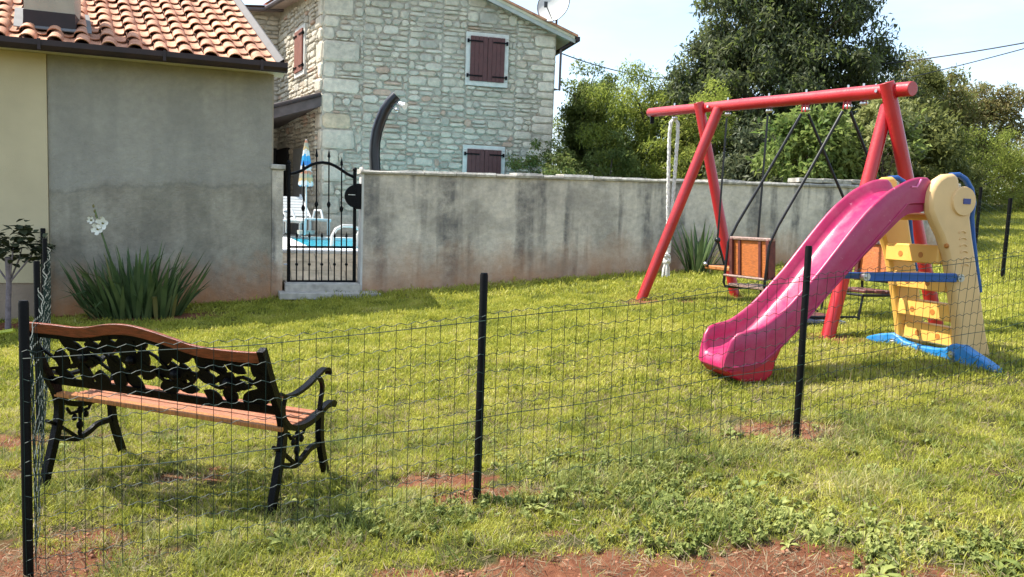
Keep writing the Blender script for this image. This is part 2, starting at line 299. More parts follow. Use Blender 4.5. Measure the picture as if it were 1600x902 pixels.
def ground_mat():
    m, t, b = _new('turf_soil')
    g = node(t, 'ShaderNodeNewGeometry'); at_ = node(t, 'ShaderNodeAttribute', attribute_name='bare')
    def nz(s, d=6, r=.6):
        n = node(t, 'ShaderNodeTexNoise', i_Scale=s, i_Detail=d, i_Roughness=r); t.links.new(g.outputs['Position'], n.inputs['Vector']); return n
    n1 = nz(1.2); r1 = ramp(t, [(.3, (.04, .045, .014)), (.5, (.09, .085, .026)), (.7, (.15, .125, .05))]); t.links.new(n1.outputs[0], r1.inputs[0])
    n4 = nz(30, 8, .7); r4 = ramp(t, [(.3, (.45,) * 3), (.7, (1.35,) * 3)]); t.links.new(n4.outputs[0], r4.inputs[0])
    mm = node(t, 'ShaderNodeMixRGB', blend_type='MULTIPLY', i_0=1.); t.links.new(r1.outputs[0], mm.inputs[1]); t.links.new(r4.outputs[0], mm.inputs[2])
    n2 = nz(9, 8, .7); r2 = ramp(t, [(.3, (.12, .042, .022)), (.55, (.21, .082, .042)), (.75, (.32, .17, .10))]); t.links.new(n2.outputs[0], r2.inputs[0])
    n3 = nz(5, 6, .7); ad = node(t, 'ShaderNodeMath', operation='ADD'); t.links.new(at_.outputs['Fac'], ad.inputs[0])
    sb = node(t, 'ShaderNodeMath', operation='MULTIPLY_ADD', i_1=1.7, i_2=-.85); t.links.new(n3.outputs[0], sb.inputs[0]); t.links.new(sb.outputs[0], ad.inputs[1])
    mr = node(t, 'ShaderNodeMapRange'); mr.inputs[1].default_value = .32; mr.inputs[2].default_value = .6; t.links.new(ad.outputs[0], mr.inputs[0])
    mx = node(t, 'ShaderNodeMixRGB'); t.links.new(mr.outputs[0], mx.inputs[0]); t.links.new(mm.outputs[0], mx.inputs[1]); t.links.new(r2.outputs[0], mx.inputs[2])
    t.links.new(mx.outputs[0], b.inputs['Base Color']); b.inputs['Roughness'].default_value = .95; b.inputs['Specular IOR Level'].default_value = .15
    nb = nz(45, 8, .75); bp = node(t, 'ShaderNodeBump', i_Strength=1., i_Distance=.02); t.links.new(nb.outputs[0], bp.inputs['Height']); t.links.new(bp.outputs[0], b.inputs['Normal'])
    return m
M['ground'] = ground_mat()
def water_mat():
    m, t, b = _new('pool_water')
    g = node(t, 'ShaderNodeNewGeometry'); n = node(t, 'ShaderNodeTexNoise', i_Scale=5, i_Detail=3); t.links.new(g.outputs['Position'], n.inputs['Vector'])
    r = ramp(t, [(.35, (.0, .33, .50)), (.7, (.03, .55, .70))]); t.links.new(n.outputs[0], r.inputs[0]); t.links.new(r.outputs[0], b.inputs['Base Color'])
    b.inputs['Roughness'].default_value = .12; bp = node(t, 'ShaderNodeBump', i_Strength=.25, i_Distance=.03); t.links.new(n.outputs[0], bp.inputs['Height']); t.links.new(bp.outputs[0], b.inputs['Normal'])
    b.inputs['Specular IOR Level'].default_value = .3
    return m
M['water'] = water_mat()
def parasol_mat():
    m, t, b = _new('striped_parasol_cloth')
    g = node(t, 'ShaderNodeNewGeometry'); sep = node(t, 'ShaderNodeSeparateXYZ'); t.links.new(g.outputs['Position'], sep.inputs[0])
    n = node(t, 'ShaderNodeTexNoise', i_Scale=14, i_Detail=1); t.links.new(g.outputs['Position'], n.inputs['Vector'])
    ad = node(t, 'ShaderNodeMath', operation='MULTIPLY_ADD', i_1=.18); t.links.new(n.outputs[0], ad.inputs[0]); t.links.new(sep.outputs['Z'], ad.inputs[2])
    m2 = node(t, 'ShaderNodeMath', operation='MULTIPLY', i_1=1.45); t.links.new(ad.outputs[0], m2.inputs[0]); f = node(t, 'ShaderNodeMath', operation='FRACT'); t.links.new(m2.outputs[0], f.inputs[0])
    r = ramp(t, [(0, (.05, .38, .68)), (.22, (.72, .72, .70)), (.38, (.62, .45, .22)), (.5, (.42, .40, .30)), (.62, (.55, .24, .14)), (.74, (.70, .70, .68)), (.86, (.06, .25, .6))])
    r.color_ramp.interpolation = 'CONSTANT'; t.links.new(f.outputs[0], r.inputs[0]); t.links.new(r.outputs[0], b.inputs['Base Color']); b.inputs['Roughness'].default_value = .8
    return m
M['parasol'] = parasol_mat()

# ------------------------------------------------------------------ object helpers
ORG = {}
def root_of(o):
    while o.parent: o = o.parent
    return o
def tagit(o, label=None, cat=None, group=None, kind=None):
    if label: o['label'] = label
    if cat: o['category'] = cat
    if group: o['group'] = group
    if kind: o['kind'] = kind
    return o
def thing(name, label, cat, loc=(0, 0, 0), group=None):
    o = bpy.data.objects.new(name, None); C.objects.link(o); o.location = loc; o.empty_display_size = .1
    ORG[o.name] = Vector(loc)
    return tagit(o, label, cat, group)
class MB:
    def __init__(s): s.v = []; s.f = []
    def add(s, vs, fs):
        k = len(s.v); s.v += [tuple(p) for p in vs]; s.f += [tuple(i + k for i in f) for f in fs]; return s
    def box(s, c, sz, ax=None, bev=0):
        c = Vector(c); ax = ax or (Vector((1, 0, 0)), Vector((0, 1, 0)), Vector((0, 0, 1)))
        h = [q / 2 for q in sz]
        if not bev:
            vs = [c + ax[0] * h[0] * i + ax[1] * h[1] * j + ax[2] * h[2] * k for i in (-1, 1) for j in (-1, 1) for k in (-1, 1)]
            s.add(vs, [(0, 1, 3, 2), (4, 6, 7, 5), (0, 4, 5, 1), (2, 3, 7, 6), (0, 2, 6, 4), (1, 5, 7, 3)]); return s
        # chamfered along the longest profile: an octagonal section swept on axis 0
        b = bev; hx, hy, hz = h
        sec = [(-hy + b, -hz), (hy - b, -hz), (hy, -hz + b), (hy, hz - b), (hy - b, hz), (-hy + b, hz), (-hy, hz - b), (-hy, -hz + b)]
        rows = []
        for x, q in ((-hx, 1 - b / max(hy, hz)), (-hx + b, 1), (hx - b, 1), (hx, 1 - b / max(hy, hz))):
            rows.append([c + ax[0] * x + ax[1] * (y * q) + ax[2] * (z * q) for y, z in sec])
        vs = [p for r in rows for p in r]; fs = []
        for i in range(3):
            for j in range(8):
                k = (j + 1) % 8; fs.append((i * 8 + j, (i + 1) * 8 + j, (i + 1) * 8 + k, i * 8 + k))
        fs.append(tuple(range(8))); fs.append(tuple(24 + j for j in reversed(range(8))))
        s.add(vs, fs); return s
    def tube(s, pts, r, n=10, caps=True, flat=None):
        pts = [Vector(p) for p in pts]; rs = r if isinstance(r, (list, tuple)) else [r] * len(pts)
        T = []
        for i in range(len(pts)):
            a = pts[max(0, i - 1)]; b = pts[min(len(pts) - 1, i + 1)]; T.append((b - a).normalized())
        up = Vector((0, 0, 1)) if abs(T[0].z) < .9 else Vector((1, 0, 0))
        u = T[0].cross(up).normalized(); vs = []
        for i, p in enumerate(pts):
            u = (u - T[i] * u.dot(T[i])).normalized(); v = T[i].cross(u)
            for k in range(n):
                a = 2 * math.pi * k / n; vs.append(p + (u * math.cos(a) + v * math.sin(a) * (flat or 1)) * rs[i])
        fs = []
        for i in range(len(pts) - 1):
            for k in range(n):
                l = (k + 1) % n; fs.append((i * n + k, i * n + l, (i + 1) * n + l, (i + 1) * n + k))
        if caps: fs.append(tuple(reversed(range(n)))); fs.append(tuple((len(pts) - 1) * n + k for k in range(n)))
        return s.add(vs, fs)
    def ball(s, c, r, n=8, m=6, ax=None, sc_=(1, 1, 1)):
        c = Vector(c); ax = ax or (Vector((1, 0, 0)), Vector((0, 1, 0)), Vector((0, 0, 1))); vs = []; fs = []
        for i in range(m + 1):
            ph = math.pi * i / m
            for k in range(n):
                a = 2 * math.pi * k / n
                d = (math.sin(ph) * math.cos(a) * sc_[0], math.sin(ph) * math.sin(a) * sc_[1], math.cos(ph) * sc_[2])
                vs.append(c + (ax[0] * d[0] + ax[1] * d[1] + ax[2] * d[2]) * r)
        for i in range(m):
            for k in range(n):
                l = (k + 1) % n; fs.append((i * n + k, (i + 1) * n + k, (i + 1) * n + l, i * n + l))
        return s.add(vs, fs)
    def prism(s, poly, d):                    # polygon of Vectors extruded by vector d
        n = len(poly); d = Vector(d); vs = [Vector(p) for p in poly] + [Vector(p) + d for p in poly]
        fs = [tuple(range(n)), tuple(reversed(range(n, 2 * n)))] + [(i, (i + 1) % n + 0, (i + 1) % n + n, i + n) for i in range(n)]
        return s.add(vs, fs)
    def build(s, name, mat, parent=None, label=None, smooth=False, uvf=None, kind=None, bevel=0, loc=None, subs=0):
        me = bpy.data.meshes.new(name)
        org = ORG[root_of(parent).name] if parent else (Vector(loc) if loc is not None else Vector((0, 0, 0)))
        me.from_pydata([(p[0] - org.x, p[1] - org.y, p[2] - org.z) for p in s.v], [], s.f)
        me.validate()
        import bmesh
        bm = bmesh.new(); bm.from_mesh(me); bmesh.ops.recalc_face_normals(bm, faces=bm.faces); bm.to_mesh(me); bm.free()
        if uvf:
            uvl = me.uv_layers.new(name='UVMap')
            for l in me.loops:
                p = me.vertices[l.vertex_index].co; uvl.data[l.index].uv = uvf(p.x + org.x, p.y + org.y, p.z + org.z)
        me.materials.append(mat)
        o = bpy.data.objects.new(name, me); C.objects.link(o)
        if parent: o.parent = parent
        else: o.location = org; ORG[o.name] = org
        if smooth:
            me.polygons.foreach_set('use_smooth', [True] * len(me.polygons))
            try: me.set_sharp_from_angle(angle=rad(42))
            except Exception: pass
        if bevel:
            bv = o.modifiers.new('bevel', 'BEVEL'); bv.width = bevel; bv.segments = 2; bv.limit_method = 'ANGLE'; bv.angle_limit = rad(40)
        if label: o['label'] = label
        if kind: o['kind'] = kind
        return o
def raw_mesh(name, verts, faces4, mat, parent=None, kind=None, loc=(0, 0, 0), label=None):
    verts = np.asarray(verts, np.float32).reshape(-1, 3); faces4 = np.asarray(faces4, np.int32); k = faces4.shape[1]
    org = ORG[root_of(parent).name] if parent else Vector(loc)
    verts = verts - np.array(org, np.float32)
    me = bpy.data.meshes.new(name); me.vertices.add(len(verts)); me.vertices.foreach_set('co', verts.ravel())
    me.loops.add(faces4.size); me.loops.foreach_set('vertex_index', faces4.ravel())
    me.polygons.add(len(faces4)); me.polygons.foreach_set('loop_start', np.arange(len(faces4), dtype=np.int32) * k)
    me.update(calc_edges=True); me.materials.append(mat)
    o = bpy.data.objects.new(name, me); C.objects.link(o)
    if parent: o.parent = parent
    else: o.location = org; ORG[o.name] = Vector(org)
    if kind: o['kind'] = kind
    if label: o['label'] = label
    return o
def leaves(name, P, size, mat, parent, aspect=.45, up=.3, droop=0., kind=None, outc=None):
    P = np.asarray(P, float); n = len(P)
    t = RNG.normal(size=(n, 3)); 
    if outc is not None:
        o_ = P - np.asarray(outc); o_ /= np.linalg.norm(o_, axis=1, keepdims=True) + 1e-6; t = t * .75 + o_ * .9
    t[:, 2] += -droop; t /= np.linalg.norm(t, axis=1, keepdims=True)
    nn = RNG.normal(size=(n, 3)); nn[:, 2] = np.abs(nn[:, 2]) + up * 3; nn /= np.linalg.norm(nn, axis=1, keepdims=True)
    b = np.cross(t, nn); b /= np.linalg.norm(b, axis=1, keepdims=True) + 1e-6; nn = np.cross(b, t)
    s = (size * RNG.uniform(.6, 1.35, n))[:, None]
    v0 = P; v2 = P + t * s - np.array([0, 0, 1]) * s * .12; mid = P + t * s * .45 + nn * s * .06
    v1 = mid + b * s * aspect * .5; v3 = mid - b * s * aspect * .5
    V = np.stack([v0, v1, v2, v3], 1).reshape(-1, 3); Fc = np.arange(4 * n).reshape(-1, 4)
    return raw_mesh(name, V, Fc, mat, parent, kind)

def ellipsoid_pts(n, c, r, shell=.35):
    d = RNG.normal(size=(n, 3)); d /= np.linalg.norm(d, axis=1, keepdims=True)
    q = RNG.uniform(shell, 1, n) ** .6
    return np.asarray(c) + d * q[:, None] * np.asarray(r)
def tree(name, label, base, h, cc, cr_, nclump, nleaf, clump_r, lsize, mat, trunk_r=.12, aspect=.45, droop=.2, group=None, cat='tree', limbs=8, bark='bark', mat2=None, gap=0.0, shell=.35, flat=.75, lobes=None):
    base = Vector(base); root = thing(name, label, cat, base, group)
    cc = Vector(cc); cr_ = Vector(cr_)
    mb = MB(); top = Vector((cc.x, cc.y, cc.z + cr_.z * .5)); pts = []
    for i in range(7):
        u = i / 6; p = base.lerp(top, u); p.x += math.sin(u * 5 + base.x) * .08 * h * .12; pts.append(p - Vector((0, 0, .15 if i == 0 else 0)))
    mb.tube(pts, [trunk_r * (1.25 - u * 1.1) for u in [i / 6 for i in range(7)]], 8); mb.build('trunk', M[bark], root, smooth=True)
    if lobes:
        vol = np.array([l[3] * l[4] * l[5] for l in lobes]) ** .8; cnt = np.maximum(6, (vol / vol.sum() * nclump).astype(int))
        cl = np.concatenate([ellipsoid_pts(int(k_), l[:3], l[3:], shell) for k_, l in zip(cnt, lobes)])
    else: cl = ellipsoid_pts(nclump, cc, cr_, shell)
    nz = np.array([noise.noise(Vector(p) * (1.6 / max(cr_)) + Vector((base.x, 0, 0))) for p in cl])
    # uneven outline: push clumps in and out
    cl = np.asarray(cc) + (cl - np.asarray(cc)) * (1 + (.6 if not lobes else .18) * nz)[:, None]
    if gap: cl = cl[nz > -gap] if (nz > -gap).sum() > 5 else cl
    bm_ = MB()
    idx = RNG.choice(len(cl), min(limbs, len(cl)), replace=False)
    for i in idx:
        q = Vector(cl[i]); s0 = base.lerp(top, min(.9, max(.2, (q.z - base.z) / max(.1, top.z - base.z) * .6)))
        midp = s0.lerp(q, .5) + Vector((0, 0, .08 * h)); bm_.tube([s0, midp, q], [trunk_r * .45, trunk_r * .28, trunk_r * .1], 5)
    bm_.build('branch', M[bark], root, kind='stuff', smooth=True)
    k = len(cl); per = nleaf
    rr = RNG.uniform(.55, 1.25, k) * clump_r
    d = RNG.normal(size=(k, per, 3)); d /= np.linalg.norm(d, axis=2, keepdims=True); d *= RNG.uniform(0, 1, (k, per, 1)) ** .45
    d[:, :, 2] *= flat
    P = (cl[:, None, :] + d * rr[:, None, None]).reshape(-1, 3)
    P = P[P[:, 2] > base.z + .05]
    if mat2 is not None:
        sel = RNG.random(len(P)) < .3
        leaves('crown', P[~sel], lsize, M[mat], root, aspect, .3, droop); leaves('young_leaves', P[sel], lsize, M[mat2], root, aspect, .3, droop, kind='stuff')
    else: leaves('crown', P, lsize, M[mat], root, aspect, .3, droop)
    return root

# ------------------------------------------------------------------ ground
BARE = []
def bare(px, py, rx, ry, s=1.):
    p = onG(px, py); BARE.append((p.x, p.y, rx, ry, s))
for q in [(1150, 895, .6, .2, 1.3), (900, 893, .55, .20, 1.3), (1235, 868, .30, .16, 1.3), (760, 900, .3, .12, 1.1), (1010, 900, .5, .10, 1.2), (1450, 896, .35, .10, .8), (650, 895, .3, .08, .8), (20, 890, .45, .25, 1.4), (100, 870, .35, .16, 1.1), (130, 835, .3, .12, .9),
          (745, 772, .25, .10, 1.2), (690, 750, .30, .13, 1.1), (800, 768, .28, .07, 1.0), (1215, 672, .45, .2, 1.1), (1270, 685, .22, .08, .9), (1160, 665, .2, .1, .6), (295, 748, .26, .09, 1.1), (330, 735, .12, .05, 1.0),
          (150, 680, .2, .1, .7), (20, 690, .3, .2, .75), (1010, 470, .35, .5, .65), (1080, 470, .5, .4, .55), (1300, 530, .35, .3, .7), (1240, 480, .4, .4, .4), (230, 494, 1.0, .35, 1.2), (110, 490, .5, .3, 1.1),
          (640, 760, .2, .08, .5), (860, 830, .13, .05, .8), (590, 715, .08, .06, .7), (1145, 462, .25, .25, .6), (10, 510, .6, .5, .9), (1500, 600, .5, .1, .4), (1080, 425, .35, .2, 1.1), (420, 800, .12, .1, .5), (40, 740, .2, .12, .6),
          (870, 520, .35, .12, .35), (1180, 560, .3, .1, .3), (250, 860, .2, .06, .6), (1570, 740, .3, .06, .4), (1110, 720, .1, .03, .7), (505, 870, .12, .04, .7)]:
    bare(*q)
def bare_np(X, Y):
    b = np.zeros_like(X)
    for x, y, rx, ry, s in BARE:
        b = np.maximum(b, s * np.exp(-(((X - x) / rx) ** 2 + ((Y - y) / ry) ** 2)))
    return b
def lin(a, b, s): return list(np.arange(a, b, s))
def lump(X, Y):
    return .012 * np.sin(X * 7.3 + Y * 3.1) * np.sin(Y * 6.1 - X * 2.2) + .010 * np.sin(X * 17 + 2 * np.sin(Y * 9)) * np.sin(Y * 15.7 + 1.3)
def ground():
    xs = [-900, -400, -150, -60, -30, -18, -12] + lin(-9, 11, .11) + [11.5, 12.5, 14, 16, 18, 22, 30, 60, 150, 400, 900]
    ys = [-60, -20, -6, -2, 0, 1.5] + lin(2.4, 6, .055) + lin(6, 16, .12) + lin(16, 27, .5) + [28, 30, 34, 40, 60, 150, 400, 1200]
    X, Y = np.meshgrid(xs, ys); Z = gz_np(X, Y); near = (np.abs(X) < 12) & (Y < 17) & (Y > 2)
    Z = Z + np.where(near, lump(X, Y), 0) - .02 * np.clip(bare_np(X, Y), 0, 1)
    V = np.stack([X, Y, Z], 2).reshape(-1, 3); nx = len(xs); ny = len(ys)
    i = np.arange((ny - 1) * nx).reshape(ny - 1, nx)[:, :-1].ravel(); Fq = np.stack([i, i + 1, i + 1 + nx, i + nx], 1)
    o = raw_mesh('ground', V, Fq, M['ground'], None, 'structure')
    a = o.data.attributes.new('bare', 'FLOAT', 'POINT'); a.data.foreach_set('value', bare_np(X, Y).ravel().astype(np.float32))
    o.data.polygons.foreach_set('use_smooth', [True] * len(o.data.polygons)); return o
ground()

# ------------------------------------------------------------------ walls of the plot
WM = .364; WA = 12.5; WN = math.hypot(1, WM)
WD = Vector((1, WM, 0)).normalized(); WNRM = Vector((WM, -1, 0)).normalized()      # towards the camera
def wp(x, off=0, z=0):        # point on the wall line at X = x, off metres in front
    p = Vector((x, WA + WM * x, z)) + WNRM * off; p.z = z; return p
def wall_uv(x, y, z): return ((Vector((x, y, 0))).dot(WD), z - gz(x, y))
def wall_grid(name, x0, x1, zt, mat, parent, thick=.25, base=-.3, step=.25):
    """a rendered wall of slightly uneven face between x0 and x1; zt gives the top"""
    n = max(2, int((x1 - x0) * WN / step)); mrow = 9; mb = MB(); vs = []
    for i in range(n + 1):
        x = x0 + (x1 - x0) * i / n; b = gz(x, WA + WM * x) + base; t = zt(x)
        for j in range(mrow + 1):
            z = b + (t - b) * j / mrow; e = 0 if i in (0, n) else .008 * noise.noise(Vector((x * 1.7, z * 1.7, 3)))
            vs.append(wp(x, e, z))
    k = mrow + 1; fs = [(i * k + j, (i + 1) * k + j, (i + 1) * k + j + 1, i * k + j + 1) for i in range(n) for j in range(mrow)]
    q = len(vs)
    for i in (0, n):
        x = x0 if i == 0 else x1; b = gz(x, WA + WM * x) + base; vs += [wp(x, -thick, b), wp(x, -thick, zt(x))]
    fs += [tuple([*range(0, k), q + 1, q]), tuple([*reversed(range(n * k, n * k + k)), q + 2, q + 3]), (q, q + 1, q + 3, q + 2)]
    fs += [tuple([i * k + mrow for i in range(n + 1)] + [q + 3, q + 1])]
    mb.add(vs, fs); return mb.build(name, mat, parent, smooth=True, uvf=wall_uv)

gw = thing('garden_wall', 'long stained plaster garden wall with rough stone coping behind the swings', 'wall', wp(-2.2, 0, gz(-2.2, 11.7)))
def ztop(x): return 2.15 + (x + 2.2) * .0235
x1w = 8.75
wall_grid('plastered_face', -2.2, x1w, ztop, M['garden_plaster'], gw, .26)
x = -2.26
while x < x1w - .1:
    L = random.uniform(.28, .62); xe = min(x + L, x1w + .05); mb = MB(); th = random.uniform(.055, .085)
    n = 4; vs = []
    for i in range(n + 1):
        u = i / n; xx = x + .004 + (xe - x - .008) * u; f = .035 + .015 * noise.noise(Vector((xx * 4, 1, 0))); zt = ztop(xx)
        tz = zt + th + .02 * noise.noise(Vector((xx * 2.3, 7, 0)))
        vs += [wp(xx, f, zt + .003), wp(xx, f + .012, zt + th * .5), wp(xx, f - .012, tz), wp(xx, -.29, tz + .01), wp(xx, -.29, zt + .003)]
    fs = []
    for i in range(n):
        for j in range(5): fs.append((i * 5 + j, (i + 1) * 5 + j, (i + 1) * 5 + (j + 1) % 5, i * 5 + (j + 1) % 5))
    fs += [tuple(range(5)), tuple(reversed(range(n * 5, n * 5 + 5)))]
    mb.add(vs, fs).build('coping_stone', M['coping'], gw); x = xe
x = 5.0
while x < 8.3:
    L = random.uniform(.35, .7); zt = ztop(x) + .095
    MB().box(wp(x + L / 2, -.13, zt + .025), (L * WN - .01, .32, .075), (WD, WNRM, Vector((0, 0, 1))), .01).build('coping_slab', M['coping'], gw); x += L
# wall end beside the gate, sunlight put into its paler colour
mb = MB(); mb.box(wp(-2.215, -.13, 1.2), (.03, .262, 2.1), (WD, WNRM, Vector((0, 0, 1)))); mb.build('gate_jamb', simple('sunlit_end_render', (.55, .53, .49), .9, .1, 6, .4, 60), gw)

# rendered house on the left
lh = thing('rendered_house', 'low house with cream and unpainted grey walls under a terracotta tile roof', 'house', wp(-5.99, 0, gz(-5.99, 10.3)))
ZE = 3.44
wall_grid('grey_wall', -5.985, -3.41, lambda x: ZE, M['grey_plaster'], lh, .3)
mb = MB(); mb.box(wp(-3.40, -.42, 1.7), (.02, .76, 3.5), (WD, WNRM, Vector((0, 0, 1)))); mb.build('return_wall', M['chimney'], lh)
mb = MB(); mb.box(wp(-5.1, -.82, 1.7), (3.6, .02, 3.5), (WD, WNRM, Vector((0, 0, 1)))); mb.build('added_back_wall', M['chimney'], lh)  # unseen wall added, set back so sun can pass to the paving
# cream wall, plinth line at 0.95 above ground
cpz = atL(30, 442, WA, WM).z
def seg(x0, x1, z0, z1, off, th, mat, name, parent=lh):
    p0, p1 = wp(x0, off, 0), wp(x1, off, 0); c = (p0 + p1) / 2; c.z = (z0 + z1) / 2; c -= WNRM * th / 2
    return MB().box(c, ((p1 - p0).length, th, z1 - z0), (WD, WNRM, Vector((0, 0, 1)))).build(name, mat, parent)
seg(-9.5, -5.99, cpz, ZE, .035, .3, M['cream'], 'cream_wall'); seg(-9.5, -5.99, -.4, cpz - .002, .02, .3, M['base_beige'], 'plinth')
seg(-9.5, -3.27, ZE + .003, ZE + .09, .40, .62, M['soffit'], 'soffit')
# pier left of the gate
pr_ = thing('gate_pier', 'narrow plastered pier between the grey house wall and the gate', 'pier', wp(-3.32, 0, gz(-3.32, 11.3)))
wall_grid('pier_face', -3.405, -3.262, lambda x: 2.14, M['garden_plaster'], pr_, .26)
MB().box(wp(-3.33, -.115, 2.18), (.2, .3, .07), (WD, WNRM, Vector((0, 0, 1))), .012).build('coping_stone', M['coping'], pr_)
# roof
VD = Vector((-.5, .866, 0)); TANR = .483
e0 = wp(0, .45, 0)
EZ = 3.50
def rp(u, t, h=0):         # u: X on the eave line, t: metres up the slope in plan
    p = wp(u - .215, .45, 0); p.z = EZ; nrm = (Vector((VD.x, VD.y, TANR)).normalized()); p = p + Vector((VD.x, VD.y, TANR)) * t
    nv = WD.cross(nrm).normalized(); nv = nv if nv.z > 0 else -nv
    return p + nv * h
mb = MB(); mb.add([rp(-9.6, 0, -.005), rp(-3.12, 0, -.005), rp(-3.12, 3.6, -.005), rp(-9.6, 3.6, -.005), rp(-9.6, 0, -.09), rp(-3.12, 0, -.09), rp(-3.12, 3.6, -.09), rp(-9.6, 3.6, -.09)],
                  [(0, 1, 2, 3), (4, 7, 6, 5), (0, 4, 5, 1), (1, 5, 6, 2), (2, 6, 7, 3), (3, 7, 4, 0)])
roof = mb.build('roof', simple('roof_deck', (.25, .12, .08), .9), lh)
def tile_mesh():
    Wd, L, th = .3, .40, .014; prof = []
    for i in range(8): a = math.pi * i / 7; prof.append((.015 + .085 - .085 * math.cos(a), .012 + .075 * math.sin(a)))
    prof += [(.215, .0), (.25, -.004), (.29, .002), (.312, .015)]
    n = len(prof); vs = []; mb = MB()
    for y, ex, dz in ((0, 1, .034), (.02, 1, .036), (L, .93, .0)):
        for px, pz in prof: vs.append(((px - .15) * ex, y, pz * ex + dz))
    for px, pz in prof: vs.append(((px - .15), 0.004, pz - th + .034))
    fs = [(r * n + i, r * n + i + 1, (r + 1) * n + i + 1, (r + 1) * n + i) for r in (0, 1) for i in range(n - 1)]
    fs += [(3 * n + i, 3 * n + i + 1, i + 1, i) for i in range(n - 1)]
    me = bpy.data.meshes.new('tile'); me.from_pydata(vs, [], fs); me.materials.append(M['tile'])
    me.polygons.foreach_set('use_smooth', [True] * len(me.polygons))
    try: me.set_sharp_from_angle(angle=rad(50))
    except Exception: pass
    return me
tm = tile_mesh(); sd = Vector((VD.x, VD.y, TANR)).normalized(); nv = WD.cross(sd).normalized(); xd = sd.cross(nv).normalized(); xd = WD
Rm = Matrix((xd, sd, nv)).transposed().to_4x4()
ch0 = rp(-6.02, .62)
cols = [-3.345 - .2817 * .985 * i for i in range(16)]
nt_ = 0
for i, u in enumerate(cols):
    for j in range(12):
        t = -.07 + j * .305; p = rp(u, t, .0) 
        if t > .28 and t < 1.25 and -6.05 < u - .0 < -5.30 : continue
        if nt_ >= 296: continue
        o = bpy.data.objects.new('tile', tm); C.objects.link(o); o.parent = roof
        jit = Matrix.Rotation(random.uniform(-.03, .03), 4, 'Z') @ Matrix.Rotation(random.uniform(-.012, .012), 4, 'X')
        o.matrix_local = Matrix.Translation(p + nv * random.uniform(0, .006) - ORG[lh.name]) @ Rm @ jit; nt_ += 1
# verge flashing, gutter
mb = MB()
for (ua, ub, ha, hb) in ((-3.17, -3.10, .03, .09), (-3.10, -3.085, .09, .09)):
    mb.add([rp(ua, -.02, ha), rp(ub, -.02, hb), rp(ub, 3.62, hb), rp(ua, 3.62, ha)], [(0, 1, 2, 3)])
mb.add([rp(-3.085, -.02, .09), rp(-3.085, 3.62, .09), rp(-3.085, 3.62, -.1), rp(-3.085, -.02, -.1)], [(0, 1, 2, 3)])
mb.build('verge_flashing', M['lead'], lh)
mb = MB(); sec = [(.0, .055), (0, -.01), (.02, -.05), (.06, -.07), (.10, -.05), (.125, -.01), (.125, .055), (.118, .055), (.115, -.01), (.06, -.058), (.01, -.01), (.008, .055)]
vs = []
for u in (-9.6, -3.05):
    for a, z in sec: q = wp(u - .215, .45 + a, EZ - .035 + z); vs.append(q)
n = len(sec); mb.add(vs, [(i, (i + 1) % n, (i + 1) % n + n, i + n) for i in range(n)] + [tuple(range(6)), tuple(range(n, n + 6))]); 
q = wp(-3.265, .5125, EZ - .04); mb.box(q, (.012, .125, .12), (WD, WNRM, Vector((0, 0, 1)))); mb.build('gutter', M['gutter'], lh)
for u in (-8.2, -6.9, -5.75, -4.45, -3.35):
    MB().box(wp(u - .215, .58, EZ - .035), (.035, .012, .13), (WD, WNRM, Vector((0, 0, 1)))).build('gutter_bracket', M['gutter'], lh)
# chimney with flashing
cb = rp(-5.62, .62)
z0 = cb.z
cfz = (WD, WNRM, Vector((0, 0, 1)))
MB().box(Vector((cb.x, cb.y, z0 + .62)), (.56, .5, 1.25), cfz).build('chimney', M['chimney'], lh, bevel=.008)
MB().box(Vector((cb.x, cb.y, z0 + .02)), (.575, .515, .26), cfz).build('chimney_base', M['gutter'], lh)
mb = MB(); nrm = nv
mb.box(rp(-5.62 + .0, .36, .075), (.86, .12, .012), (xd, sd, nv)); mb.box(rp(-5.62 - .36, .75, .075), (.10, .75, .012), (xd, sd, nv)); mb.box(rp(-5.62 + .36, .75, .075), (.10, .75, .012), (xd, sd, nv))
mb.build('chimney_flashing', simple('white_flashing', (.16, .155, .15), .8, .1, 6), lh)

# ------------------------------------------------------------------ gate and steps
ga, gm = WA - .02, WM
def gp(x, y, off=0): p = atL(x, y, WA, WM); return p - WNRM * .1
gt = thing('garden_gate', 'black wrought iron garden gate with spear tops and arched top rail', 'gate', gp(503, 452))
MB().tube([gp(451.8, 452), gp(452.2, 256)], .026, 8).ball(gp(452.2, 254), .034).build('gate_post', M['black'], gt, smooth=True)
MB().tube([gp(555, 452), gp(556, 268)], .026, 8).ball(gp(556, 265), .034).build('gate_post', M['black'], gt, smooth=True)
MB().tube([gp(452, 441), gp(555, 441)], .022, 6).build('bottom_rail', M['black'], gt)
MB().tube([gp(452, 386.5), gp(555, 387)], .018, 6).build('middle_rail', M['black'], gt)
pts = [(455, 271.6), (463, 270), (472, 266.5), (480, 261.5), (488, 257), (496, 254.5), (506, 253.5), (516, 255), (525, 259), (534, 264.5), (543, 271), (554, 276.5)]
MB().tube([gp(*q) for q in pts], .022, 8).build('arched_top_rail', M['black'], gt, smooth=True)
for bx, ty, ky in ((475.2, 250, 325.5), (496, 231.5, 319.5), (515.4, 232.5, 320), (535.4, 245, 327)):
    b0, b1 = gp(bx - .8, 441), gp(bx, ty + 14); mb = MB().tube([b0, b1], .0105, 6); k = gp(bx - .4, ky)
    mb.tube([k + Vector((0, 0, .05)), k + Vector((0, 0, .025)), k, k - Vector((0, 0, .025)), k - Vector((0, 0, .05))], [.011, .022, .03, .022, .011], 6)
    tp = gp(bx, ty); mb.tube([b1, b1 + (tp - b1) * .15, b1 + (tp - b1) * .35, tp], [.01, .024, .018, .002], 6); mb.build('spear_bar', M['black'], gt, smooth=True)
